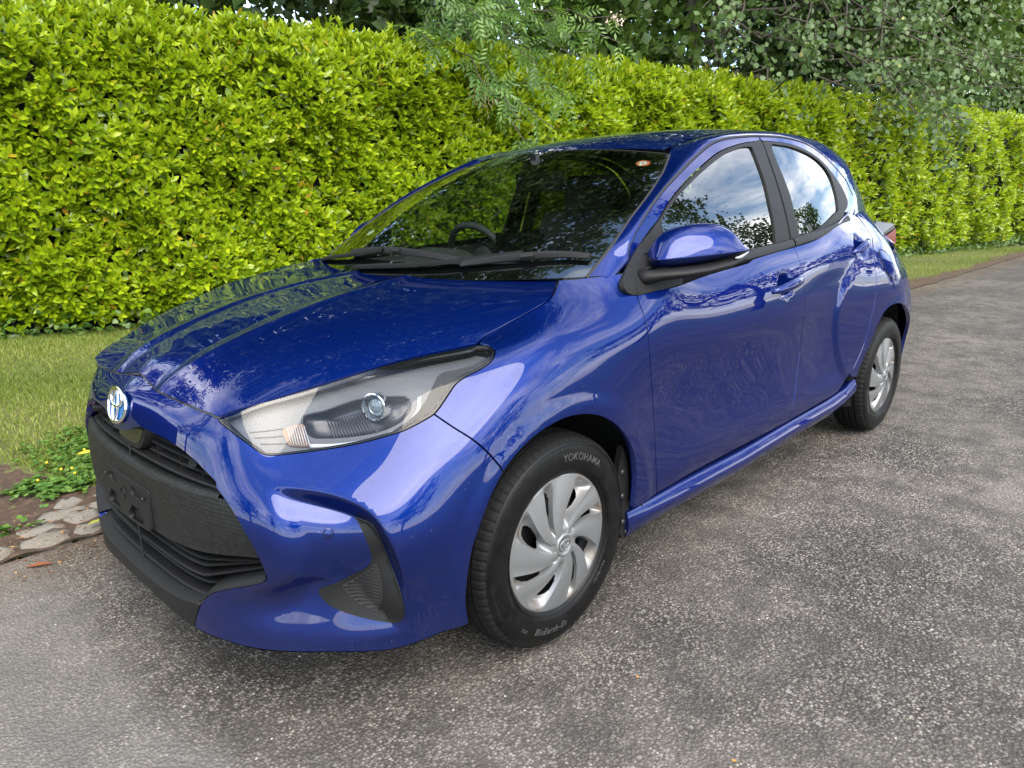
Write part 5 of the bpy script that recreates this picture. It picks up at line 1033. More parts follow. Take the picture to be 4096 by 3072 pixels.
_bd = MB(); badge(_bd, .021, .0155, .0018, .0335); ME_HB = mesh('hub_badge', np.vstack(_bd.V), _bd.F, M_COVER, attr={'hollow': np.zeros(len(np.vstack(_bd.V)))})
_sw = lathe([(-.02, .05), (-.012, .12), (-.030, .150), (-.028, .175), (.0, .183)], 64); ME_STEEL = mesh('steel_wheel', np.vstack(_sw.V), _sw.F, M_STEEL)
_br = lathe([(-.05, .02), (-.05, .118), (-.058, .118), (-.058, .02)], 48)
ME_DISC = mesh('brake_disc', np.vstack(_br.V), _br.F, M_NUT)
def wheel(x, sg, texts, steer=0.):
    w = bpy.data.objects.new('wheel', None); w.empty_display_size = .1; link(w, car); w.location = (x, sg*.728, TR); w.rotation_euler = (0, 0, (0 if sg > 0 else PI)+steer)
    ty = bpy.data.objects.new('tyre', ME_SIDE); link(ty, w); tr = bpy.data.objects.new('tread', ME_TREAD); link(tr, w)
    co = bpy.data.objects.new('wheel_cover', ME_COVER); link(co, w); co.location = (0, .064, 0)
    for nm, me_, yy in (('hub_cap', ME_CAP, .062), ('hub_badge', ME_HB, .0615), ('steel_wheel', ME_STEEL, .045), ('brake_disc', ME_DISC, .03)):
        o = bpy.data.objects.new(nm, me_); link(o, w); o.location = (0, yy, 0)
    for k in range(4):
        a = k*PI/2+.4; mb = MB(); mb.tube([(math.cos(a)*.05, .040, math.sin(a)*.05), (math.cos(a)*.05, .062, math.sin(a)*.05)], .0085, 6); mb.build('wheel_nut', M_NUT, w, smooth=False)
    for V, F in texts: obj('lettering', V, F, M_LETTER, w, smooth=False)
    return w
SWY = .0868
def wheel_texts(front):
    # angles: 0 = towards the rear of the car, 90 = top, 180 = towards the front (outside of the left wheels)
    out = []
    for txt, size, rad, ang, flip, sh in (((('YOKOHAMA', .028, .240, 70, False, 0.), ('BluEarth-Es', .026, .238, 258, True, .2), ('ES32', .012, .243, 231, True, 0.), ('175/70R14 84S', .011, .218, 318, True, 0.)) if front else (('GOODYEAR', .026, .240, 205, False, 0.), ('175/70R14', .012, .222, 290, True, 0.)))):
        V, F = letters(txt, size, rad, ang, SWY, flip, sh); out.append((V, F))
    return out
def letters(txt, size, rad, a_mid, y, flip=False, shear=0., bold=.010, spread=1.08):
    cu = bpy.data.curves.new('t', 'FONT'); cu.body = txt; cu.size = size; cu.extrude = .0006; cu.offset = size*bold; cu.shear = shear; cu.space_character = spread; cu.resolution_u = 3
    ob = bpy.data.objects.new('t', cu); COL.objects.link(ob); dg = bpy.context.evaluated_depsgraph_get(); ev = ob.evaluated_get(dg); me = ev.to_mesh()
    V = np.array([v.co[:] for v in me.vertices]); F = [list(p.vertices) for p in me.polygons]; ev.to_mesh_clear(); bpy.data.objects.remove(ob); bpy.data.curves.remove(cu)
    x = V[:, 0]-(V[:, 0].max()+V[:, 0].min())/2; h = V[:, 1]-size*.35; a = math.radians(a_mid)
    # viewed from +y the picture's right is -x; angle a runs anticlockwise in that view, from the right
    if not flip: ph = a-x/rad; r = rad+h
    else: ph = a+x/rad; r = rad-h
    yy = np.interp(r, [.21, .222, .238, .250, .262, .272], [.0855, .0875, .088, .0865, .084, .0815])
    return np.stack([-np.cos(ph)*r, yy+V[:, 2]+.0004, np.sin(ph)*r], 1), F
TF, TB = wheel_texts(True), wheel_texts(False)
wheel(AXF, 1, TF); wheel(AXR, 1, TB); wheel(AXF, -1, []); wheel(AXR, -1, [])
# wheel housings
for cx in (AXF, AXR):
    for sg in (1, -1):
        a = np.radians(np.linspace(-12, 192, 40)); y0, y1 = .44, .808
        prof = [(y1, .371), (y1-.03, .385), (.60, .40), (y0, .39), (y0, .05)]
        rx_ = np.where(np.cos(a) > 0, 1, 1)*(.075 if cx < -1 else .012)*np.abs(np.cos(a)); tk = .09*np.clip(-np.cos(a)-.2, 0, 1) if cx < -1 else 0*a; tk2 = .03*np.clip(np.cos(a)-.3, 0, 1) if cx > -1 else 0*a
        G = np.stack([np.stack([cx+np.cos(a)*(r+rx_), sg*(y-(tk+tk2)*(y > .7)), .30+np.sin(a)*r], 1) for y, r in prof], 0); MB().grid(G).build('wheel_housing', M_VOID, car)
# inner edge strip and mudguard behind the front wheel
for sg in (1, -1):
    mud = MB(); a = np.radians(np.linspace(120, 194, 24)); x = AXF+np.cos(a)*.3705; z = .30+np.sin(a)*.3705
    xo = -.315-.0*a; G = np.stack([np.stack([x+.012, np.full(24, .80), z], 1), np.stack([x, np.full(24, .816), z], 1), np.stack([x-.004, np.full(24, .812), z], 1)], 0)*[1, sg, 1]; mud.grid(G)
    prof = np.array([(-.275, .50), (-.30, .44), (-.312, .36), (-.315, .29), (-.328, .235), (-.315, .205), (-.288, .205), (-.268, .23), (-.255, .30), (-.25, .40)]); n = len(prof); V = np.vstack([np.stack([prof[:, 0], np.full(n, .806), prof[:, 1]], 1), np.stack([prof[:, 0], np.full(n, .786), prof[:, 1]], 1)])*[1, sg, 1]
    mud.add(V, [list(range(n)), list(range(2*n-1, n-1, -1))]+[[i, (i+1) % n, n+(i+1) % n, n+i] for i in range(n)]); lin = mud.build('mudguard', M_BLACKP, car, sharp=40)
    for x_, z_ in ((-.302, .225), (-.284, .262), (-.278, .345), (-.276, .42)):
        mb = MB(); mb.tube([(x_, sg*.805, z_), (x_, sg*.809, z_), (x_, sg*.811, z_)], [.010, .010, .006], 12); mb.build('fixing_bolt', M_NUT, lin)
# ---- sills ----
for sg in (1, -1):
    xs = np.r_[np.linspace(-.296, -.40, 7), np.linspace(-.5, -1.95, 30), np.linspace(-2.0, -2.13, 7)]
    top = np.interp(-xs, [.318, .36, .44, .6, 1.0, 1.46, 1.85, 2.0, 2.1, 2.205], [.296, .298, .300, .300, .298, .314, .322, .333, .352, .375]); e = np.interp(-xs, [.296, .38, .55, 1.0, 1.9, 2.03, 2.13], [.3, .75, 1, 1, 1, .8, .5])
    rows = []
    for dy, dz in ((-.034, -.002), (-.014, -.003), (-.002, -.010), (.007, -.028), (.0125, -.040), (.013, -.046), (.006, -.064), (-.006, -.084), (-.012, -.088), (-.06, -.09)):
        rows.append(np.stack([xs, .816+dy*np.where(dy > 0, e, 1), top+dz*np.where(xs < -2.0, 1-.25*(xs+2.0)/-.2*0, 1)], 1))
    G = np.stack(rows, 1)*[1, sg, 1]; mb = MB().grid(G[:, :8]); m = len(xs); mb.F += [list(range(8))]; mb.build('sill', M_PAINT, car, sharp=50); MB().grid(G[:, 7:]).build('sill_underside', M_BLACKP, car)
# =====================================================================
# the car: front end details
# =====================================================================
def Sat(u, v, off=0.):
    u = np.atleast_1d(np.asarray(u, float)); v = np.broadcast_to(np.asarray(v, float), u.shape).copy(); X = SP.at(u, v)
    return X+SP.normal(u, v)*np.asarray(off).reshape(-1, 1) if np.any(np.asarray(off) != 0) else X
SB0 = S_patch()
# grille backing and patterned centre panel
op = np.vstack([sm(B['grille']), sm(B['grille_low'])[1:]]); op = op[op[:, 0] > .003]
opening = np.vstack([[(0, .4445)], op, [(0, -.002)], op[::-1]*[-1, 1]])
grille = panel('grille_backing', SB0, inset(opening, -.012), M_VOID, car, h=.02, off=-.115, hem=0); 
pt = np.array([(0, .352), (.10, .352), (.20, .354), (.29, .357), (.37, .362), (.44, .369), (.475, .370)]); right = B['grille'][(B['grille'][:, 1] < .366) & (B['grille'][:, 1] > .243)]; pbm = np.array([(.575, .236), (.523, .232), (.459, .224), (.385, .216), (.305, .212), (.202, .207), (.10, .205), (0, .205)])
ph = np.vstack([sm(pt, .015), right+[.006, 0], sm(pbm, .015)]); ph = ph[ph[:, 0] > .002]
cpan = panel('centre_panel', SB0, np.vstack([[(0, .352)], ph, [(0, .205)], ph[::-1]*[-1, 1]]), M_HEX, car, h=.014, off=-.012, hem=.03)
us = np.linspace(-.44, .44, 50); vv = np.interp(np.abs(us), pt[:, 0], pt[:, 1]); G = np.stack([Sat(us, vv, -.012), Sat(us, vv+.007, -.0145), Sat(us, vv+.013, -.021), Sat(us, vv+.0165, -.033), Sat(us, vv+.018, -.10)], 0); MB().grid(G).build('panel_ledge', M_HEX, cpan)
def slat(name, u0, u1, vf, off, depth, thick, par, n=44, mat=None, taper=False):
    us = np.linspace(u0, u1, n); P = Sat(us, vf(us), off); N = SP.normal(us, vf(us))*[1, 1, 0]; N = unit(N); z = np.array([0, 0, 1.])
    th = thick*(np.ones(n) if not taper else 1.)
    rows = [P+z*thick*.3, P+N*.002, P-z*thick*.5, P-z*thick*.5-N*depth-z*.004, P+z*thick*.5-N*depth+z*.0, P+z*thick*.5-N*.006]
    G = np.stack(rows, 1); mb = MB().grid(G, closed_v=True); mb.F += [list(range(6)), list(range(n*6-6, n*6))[::-1]]; return mb.build(name, mat or M_BLACKP, par, sharp=35)
c = lambda a, b=0.: (lambda u: a+b*np.abs(u))
for a, u0, u1, of in ((.388, -.425, .425, -.028),): slat('slat', u0, u1, c(a), of, .05, .010, grille)
for s in (1, -1):
    for v0, ua, ub in ((.414, .12, .41), (.438, .13, .38), (.461, .14, .335)): slat('slat', s*ua, s*ub, c(v0), -.034, .06, .006, grille, 20)
    for uu_ in (.165, .275, .36):
        q0 = Sat([s*uu_], .390, -.03)[0]; q1 = Sat([s*uu_], .440 if uu_ < .3 else .42, -.035)[0]; mb = MB(); mid = (q0+q1)/2; mb.box(mid-[.02, 0, 0], (.04, .003, abs(q1[2]-q0[2]))); mb.build('grille_rib', M_BLACKP, grille, smooth=False)
# radar cover under the badge
cov = np.array([(-.105, .478), (-.095, .430), (-.07, .402), (-.03, .397), (.03, .397), (.07, .402), (.095, .430), (.105, .478)]); rc = panel('sensor_cover', SB0, cov, M_BLACKP, grille, h=.015, off=-.026, hem=.05); panel('cover_lens', SB0, inset(cov, .014), plain('dark_brown_gloss', (.020, .016, .014), .25), grille, h=.015, off=-.024, hem=.002)
for s in (1, -1):
    q = Sat([s*.345], .436, -.016)[0]; nn = np.array([.85, s*.5, .05]); nn /= np.linalg.norm(nn); mb = MB(); mb.tube([q-nn*.04, q-nn*.004, q, q-nn*.001], [.0125, .0125, .011, .004], 20); mb.build('parking_sensor', M_BLACKP, grille, sharp=40)
# lower intake slats
def lowv(v0, rise): return lambda u: v0+rise*np.clip(np.abs(u)-.36, 0, 1)
for v0, rise, ue, of in ((.180, .16, .55, -.034), (.160, .24, .565, -.036), (.136, .30, .57, -.030), (.112, .22, .50, -.040), (.084, .10, .40, -.028)): slat('slat', -ue, ue, lowv(v0, rise), of, .055, .007, grille)
for uu_ in (-.30, -.20, -.10, 0., .10, .20, .30):
    q0 = Sat([uu_], .072, -.062)[0]; q1 = Sat([uu_], .20, -.062)[0]; MB().box(((q0+q1)/2)-[.012, 0, 0], (.03, .003, abs(q1[2]-q0[2]))).build('grille_rib', M_BLACKP, grille, smooth=False)
for s in (1, -1):   # corner shelf of the intake
    e = sm(B['grille_low'][:8]); e = e*[s, 1]; G = np.stack([Sat(e[:, 0], e[:, 1], .001), Sat(e[:, 0]-s*.003, e[:, 1]+.006, -.003), Sat(e[:, 0]-s*.006, e[:, 1]+.010, -.030), Sat(e[:, 0]-s*.010, e[:, 1]+.012, -.07), Sat(e[:, 0]-s*.014, e[:, 1]+.014, -.115)], 0); MB().grid(G).build('intake_shelf', M_BLACKP, grille)
# black lip
lip = np.array([(0, .062), (.10, .062), (.20, .063), (.30, .068), (.366, .076), (.352, .050), (.340, .026), (.329, -.001), (.20, .018), (.10, .026), (0, .027)]); lp = lip[lip[:, 0] > 0]
lipo = panel('front_lip', SB0, np.vstack([[(0, .062)], lp, [(0, .027)], lp[::-1]*[-1, 1]]), M_BLACKP, car, h=.014, off=.001, hem=.05)
us = np.linspace(-.36, .36, 40); vt = np.interp(np.abs(us), lip[:5, 0], lip[:5, 1]); G = np.stack([Sat(us, vt, 0), Sat(us, vt+.010, -.02), Sat(us, vt+.016, -.07), Sat(us, vt+.018, -.115)], 0); MB().grid(G).build('lip_shelf', M_BLACKP, lipo)
bu = sm(B['bump_bot']); 
for s in (1, -1):
    q = Sat(bu[:, 0]*s, bu[:, 1], 0); G = np.stack([q, q*[.97, .97, 1]-[0, 0, .018], q*[.80, .86, 1]-[0, 0, .012]], 0); MB().grid(G).build('bumper_underside', M_BLACKP, bumper)
us = np.linspace(-.33, .33, 30); q = Sat(us, np.interp(np.abs(us), [0, .1, .2, .329], [.027, .026, .018, -.001]), 0); MB().grid(np.stack([q, q*[.96, 1, 1]-[0, 0, .016], q*[.7, 1, 1]-[0, 0, .006]], 0)).build('lip_underside', M_BLACKP, lipo)
# number plate bracket with its cut-outs
def flat_panel(name, outer, holes, x, thick, mat, parent, bow=.0):
    class FP(FS): pass
    P = FS(lambda y, z: np.stack([x-bow*(y/.16)**2-.10*(z-.46), y, z], 1), 1.)
    if P.normal(np.array([0.]), np.array([.45]))[0][0] < 0: P.flip = -1
    return panel(name, P, outer, mat, parent, h=.012, hem=thick, holes=holes)
rrect = lambda y0, y1, z0, z1, r=.006: np.array([(y0+r, z0), (y1-r, z0), (y1, z0+r), (y1, z1-r), (y1-r, z1), (y0+r, z1), (y0, z1-r), (y0, z0+r)])
plate = flat_panel('plate_bracket', rrect(-.158, .158, .404, .508, .004), [rrect(-.115, -.050, .472, .496)[::-1], rrect(.050, .115, .472, .496)[::-1], np.array([(-.125, .404+.002), (-.035, .406), (-.035, .425), (-.055, .447), (-.105, .447), (-.125, .425)])[::-1], np.array([(.035, .406), (.125, .406), (.125, .425), (.105, .447), (.055, .447), (.035, .425)])[::-1]], .800, .012, M_BLACKP, car, .006)
mb = MB(); th = np.linspace(0, 2*PI, 25)
for r in (.017, .011): mb.tube(np.stack([np.full(25, .8005), np.cos(th)*r, .462+np.sin(th)*r], 1), .0018, 6, False)
mb.tube([(.796, 0, .462), (.801, 0, .462)], .007, 16); mb.build('plate_boss', M_BLACKP, plate)
for y in (-.135, .135): 
    mb = MB(); mb.tube([(.795, y, .484), (.8005, y, .484)], .004, 8); mb.build('plate_screw', M_NUT, plate)
# badge on the nose
c0 = Sat([0.], .535)[0]; n0 = SP.normal(np.array([0.]), np.array([.535]))[0]; R = np.array([[0, n0[0], -n0[2]], [1, 0, 0], [0, n0[2], n0[0]]])
def place(mb, c0, R): mb.V = [v@R.T+c0 for v in mb.V]; return mb
mb = MB(); badge(mb, .061, .0435, .0046, .006, .004); bdg = place(mb, c0, R).build('nose_badge', M_CHROME, car)
mb = MB(); t = np.linspace(0, 2*PI, 48, endpoint=False); G = np.stack([np.stack([.062*k*np.cos(t), .001+.002*(1-k)-.004*k*k*np.cos(t)**2, .044*k*np.sin(t)], 1) for k in (1.02, .8, .5, .2, .01)], 0); mb.grid(G, closed_v=True); place(mb, c0, R).build('badge_plate', plain('badge_blue', (.02, .16, .42), .15, .2, coat=1), bdg)
# fog pods and corner sensors
for s, mir in ((1, False), (-1, True)):
    fl = smooth_line(B['fog'], closed=True, step=.010); fo = panel('fog_trim', SP, inset(fl, -.001), M_BLACKP, bumper, h=.010, off=.0035, hem=.012, mirror=mir)
    fi = smooth_line(B['fog_ins'], closed=True, step=.010); panel('fog_insert', SP, fi, M_RUB, bumper, h=.012, off=.0048, hem=.002, mirror=mir)
    for k in range(15):
        v = fi[:, 1].min()+.004+.0075*k; line = np.array([(u, v) for u in np.linspace(fi[:, 0].min(), fi[:, 0].max(), 120)]); ins = poly_sd(fi, line[:, 0], line[:, 1]) > .002
        if ins.sum() < 4: continue
        q = line[ins]; P = (SP.at(q[:, 0], q[:, 1])+SP.normal(q[:, 0], q[:, 1])*.0055)*[1, s, 1]; mb = MB(); mb.tube(P[[0, len(P)//3, 2*len(P)//3, -1]], .0016, 5); mb.build('fog_rib', M_BLACKP, bumper)
    su_, sv_ = B['sensor'][0]; q = SP.at(np.array([su_]), np.array([sv_]))[0]*[1, s, 1]; nn = SP.normal(np.array([su_]), np.array([sv_]))[0]*[1, s, 1]; mb = MB(); mb.tube([q-nn*.004, q+nn*.0008, q+nn*.0018, q+nn*.0012], [.0125, .0125, .0112, .0004], 24); mb.build('parking_sensor', M_PAINT, bumper, sharp=60)
    t = np.linspace(0, 2*PI, 33); a1 = unit(np.cross(nn, [0, 0, 1])); a2 = np.cross(nn, a1); mb = MB(); mb.tube(q+nn*.0016+.0096*(np.cos(t)[:, None]*a1+np.sin(t)[:, None]*a2), .0007, 5, False); mb.build('sensor_ring', M_VOID, bumper)
# ---- headlamps ----
M_HLBACK = plain('lamp_silver', (.085, .087, .09), .38, .4, .4); M_AMBER = plain('amber_reflector', (.14, .075, .04), .25, .4); M_FROST = plain('lamp_frost', (.40, .42, .43), .25, .1)
for s, mir in ((1, False), (-1, True)):
    hd = bpy.data.objects.new('headlamp', None); hd.empty_display_size = .1; link(hd, car)
    big = np.vstack([sm(B['hl_top']), sm(B['hl_tip']), sm(B['hl_low'])[1:]])
    panel('lamp_seal', SP, inset(big, .001), M_GLOSSB, hd, h=.014, off=-.0015, hem=.02, mirror=mir, holes=[(lambda q: q-np.stack([0*q[:, 0], .009*sstep(.645, .675, q[:, 1])*(1-sstep(1.19, 1.215, q[:, 0]))*sstep(.46, .52, q[:, 0])], 1))(inset(big, .0065))[::-1]])
    panel('lens', SP, inset(big, .006), M_LENS, hd, h=.014, off=.001, hem=0, mirror=mir)
    panel('housing', SP, inset(big, .003), M_GLOSSB, hd, h=.016, off=-.075, hem=0, mirror=mir)
    # wall round the housing
    lp_ = resample(inset(big, .005), .012); A = SP.at(lp_[:, 0], lp_[:, 1])-SP.normal(lp_[:, 0], lp_[:, 1])*.004; Bk = SP.at(lp_[:, 0], lp_[:, 1])-SP.normal(lp_[:, 0], lp_[:, 1])*.075; MB().grid(np.stack([A, Bk], 0)*[1, s, 1], closed_v=True).build('housing_wall', M_DKSILV, hd)
    # silver inner mask: everything but the bowl and the black outer band
    mask = np.vstack([sm(B['hl_top'])+[0, -.008], [(1.215, .66), (1.212, .632)], sm(B['hl_black'][10:][::-1]), [(.86, .506), (.75, .500), (.62, .4985)], [(.575, .510), (.53, .555), (.475, .630), (.445, .66)]])
    bowl = smooth_line(B['hl_bowl'], closed=True, step=.012)
    sil = panel('silver_mask', SP, mask, M_HLBACK, hd, h=.014, off=-.026, hem=.006, mirror=mir, holes=[bowl[::-1]])
    panel('black_band', SP, smooth_line(B['hl_black'], closed=True, step=.010), M_VOID, hd, h=.012, off=-.006, hem=.03, mirror=mir)
    bc = bowl.mean(0); 
    rings = []
    for k, dpt in ((1., .026), (.93, .040), (.80, .050), (.6, .055), (.3, .057), (.02, .057)):
        q = bc+(bowl-bc)*k; rings.append(SP.at(q[:, 0], q[:, 1])-SP.normal(q[:, 0], q[:, 1])*dpt)
    MB().grid(np.stack(rings, 0)*[1, s, 1], closed_v=True).build('reflector_bowl', M_DKSILV, hd)
    am = smooth_line(B['hl_amber'], closed=True, step=.010); ind = panel('indicator', SP, am, M_AMBER, hd, h=.010, off=-.021, hem=.006, mirror=mir)
    for k in range(9):
        u = .650+.007*k; ln = np.array([(u, v) for v in np.linspace(.51, .59, 60)]); ok = poly_sd(am, ln[:, 0], ln[:, 1]) > .002; q = ln[ok]
        if len(q) > 3: P = (SP.at(q[:, 0], q[:, 1])-SP.normal(q[:, 0], q[:, 1])*.0195)*[1, s, 1]; mb = MB(); mb.tube(P[[0, len(P)//2, -1]], .0012, 4); mb.build('indicator_rib', M_FROST, hd)
    for k in range(14):   # upright flutes in the bowl
        u = .765+.0085*k; P = (SP.at(np.full(3, u), np.array([.53, .56, .592]))-SP.normal(np.full(3, u), np.array([.53, .56, .592]))*.046)*[1, s, 1]; mb = MB(); mb.tube(P, .0016, 4); mb.build('reflector_flute', M_DKSILV, hd)
    # projector: chrome ring, glass lens
    ax = unit(np.array([.93, s*.34, .06])); c0 = np.array([.426, .6026*s, .7283])+ax*.047; a1 = unit(np.cross(ax, [0, 0, 1])); a2 = np.cross(ax, a1); R = np.stack([a1, ax, a2], 1)
    mb = lathe([(-.085, .031), (-.050, .0335), (-.046, .0335), (-.045, .0300), (-.052, .027), (-.085, .024)], 48); place(mb, c0, R).build('projector_ring', M_CHROME, hd, sharp=40)
    mb = lathe([(-.066, .0255), (-.058, .0225), (-.052, .0165), (-.049, .009), (-.0485, .001)], 40); place(mb, c0, R).build('projector_lens', plain('bulb_lens', (.10, .13, .15), .04, 0, 1.) if s > 0 else bpy.data.materials['bulb_lens'], hd)
    for k in range(3):    # moulded steps in the silver mask
        uu_ = np.linspace(.505+.012*k, .695, 8); vv_ = np.linspace(.575, .545, 8)+.026*k-.02; ok = poly_sd(mask, uu_, vv_) > .008; q = np.stack([uu_[ok], vv_[ok]], 1)
        if len(q) > 2: P = (SP.at(q[:, 0], q[:, 1])-SP.normal(q[:, 0], q[:, 1])*.0245)*[1, s, 1]; mb = MB(); mb.tube(P, .0013, 5); mb.build('mask_step', M_DKSILV, hd)
    bw = bowl[(bowl[:, 1] > bc[1])]; bw = bw[np.argsort(bw[:, 0])]; P = (SP.at(bw[:, 0], bw[:, 1])-SP.normal(bw[:, 0], bw[:, 1])*.024)*[1, s, 1]; mb = MB(); mb.tube(P, .0022, 6); mb.build('bowl_rim', M_DKSILV, hd)
    # light guide sweeping under the bowl
    gu = sm(np.array([(.70, .515), (.76, .508), (.84, .507), (.91, .514), (.965, .528), (1.00, .548), (1.02, .575)]), .01); P = (SP.at(gu[:, 0], gu[:, 1])-SP.normal(gu[:, 0], gu[:, 1])*.022)*[1, s, 1]; mb = MB(); mb.tube(P, .0055, 8); mb.build('light_guide', M_FROST, hd)
# =====================================================================
# the car: cowl, wipers, mirrors, handles, lamps behind, cabin
# =====================================================================
hr = sm(B['H_rear'], .03); hr = np.vstack([hr*[1, 1], [(.097, 0)]]); hr = np.vstack([hr[:-1], [hr[-1]], (hr[:-1]*[1, -1])[::-1]]); A = HP.at(hr[:, 0]-.01, hr[:, 1])-[0, 0, .016]; A[:, 0] += .0
ww = A[:, 1]/.66; C_ = screen_pt(ww*1.02, np.full(len(ww), .04))-[0, 0, .006]; M_ = .5*(A+C_)-[0, 0, .010]; cowl = MB().grid(np.stack([A+[.02, 0, -.01], A, M_, C_], 0)).build('cowl', M_BLACKP, car)
q = HP.at(hr[:, 0]+.004, hr[:, 1])-[0, 0, .006]; mb = MB(); mb.tube(q, .006, 6, False); mb.build('cowl_seal', M_RUB, cowl)
def on_screen(uv, lift): uv = np.asarray(uv, float); P = screen_pt(uv[:, 0], uv[:, 1]); n = WP.normal(uv[:, 0]*.66, uv[:, 1]*.95); return P+n*np.asarray(lift).reshape(-1, 1)
def wiper(arm, blade):
    w = bpy.data.objects.new('wiper', None); w.empty_display_size = .1; link(w, car)
    a = sm(np.array(arm), .03); P = on_screen(a, np.linspace(.006, .020, len(a))); G = np.stack([P+np.array(o) for o in ((.010, 0, .004), (-.002, 0, .010), (-.012, 0, .006), (-.012, 0, -.004), (.010, 0, -.004))], 1); MB().grid(G, closed_v=True).build('wiper_arm', M_BLACKP, w, sharp=35)
    b = sm(np.array(blade), .03); n = len(b); t = np.linspace(-1, 1, n); hgt = .016*(1-.55*np.abs(t)**2); P = on_screen(b, np.full(n, .004)); nn = WP.normal(b[:, 0]*.66, b[:, 1]*.95); up_ = np.array([-.8, 0, .5])
    G = np.stack([P+nn*.001, P+nn*.006+np.array([.009, 0, 0]), P+nn*(.006+hgt)[:, None]*1., P+nn*(.010+hgt)[:, None]+np.array([-.006, 0, .004]), P+nn*.008+np.array([-.012, 0, .004])], 1); bl_ = MB().grid(G, closed_v=True); bl_.F += [list(range(5)), list(range(n*5-5, n*5))[::-1]]; bl_.build('wiper_blade', M_BLACKP, w, sharp=40)
    q = on_screen(b[n//2-1:n//2+2], np.full(3, .020)); MB().tube(q, .010, 6).build('blade_clip', M_BLACKP, w, sharp=30)
wiper([(-.22, .020), (-.10, .028), (.145, .044), (.374, .063), (.499, .080), (.608, .098), (.717, .112)], [(.470, .060), (.632, .083), (.788, .102), (.888, .106), (.972, .098)])
wiper([(-.95, -.02), (-.706, .022), (-.407, .065), (-.227, .090), (-.10, .112)], [(-.43, .088), (-.188, .108), (.037, .112), (.245, .100), (.435, .082)])
for s in (-.15, .18):
    q = HP.at(np.array([.02]), np.array([s]))[0]
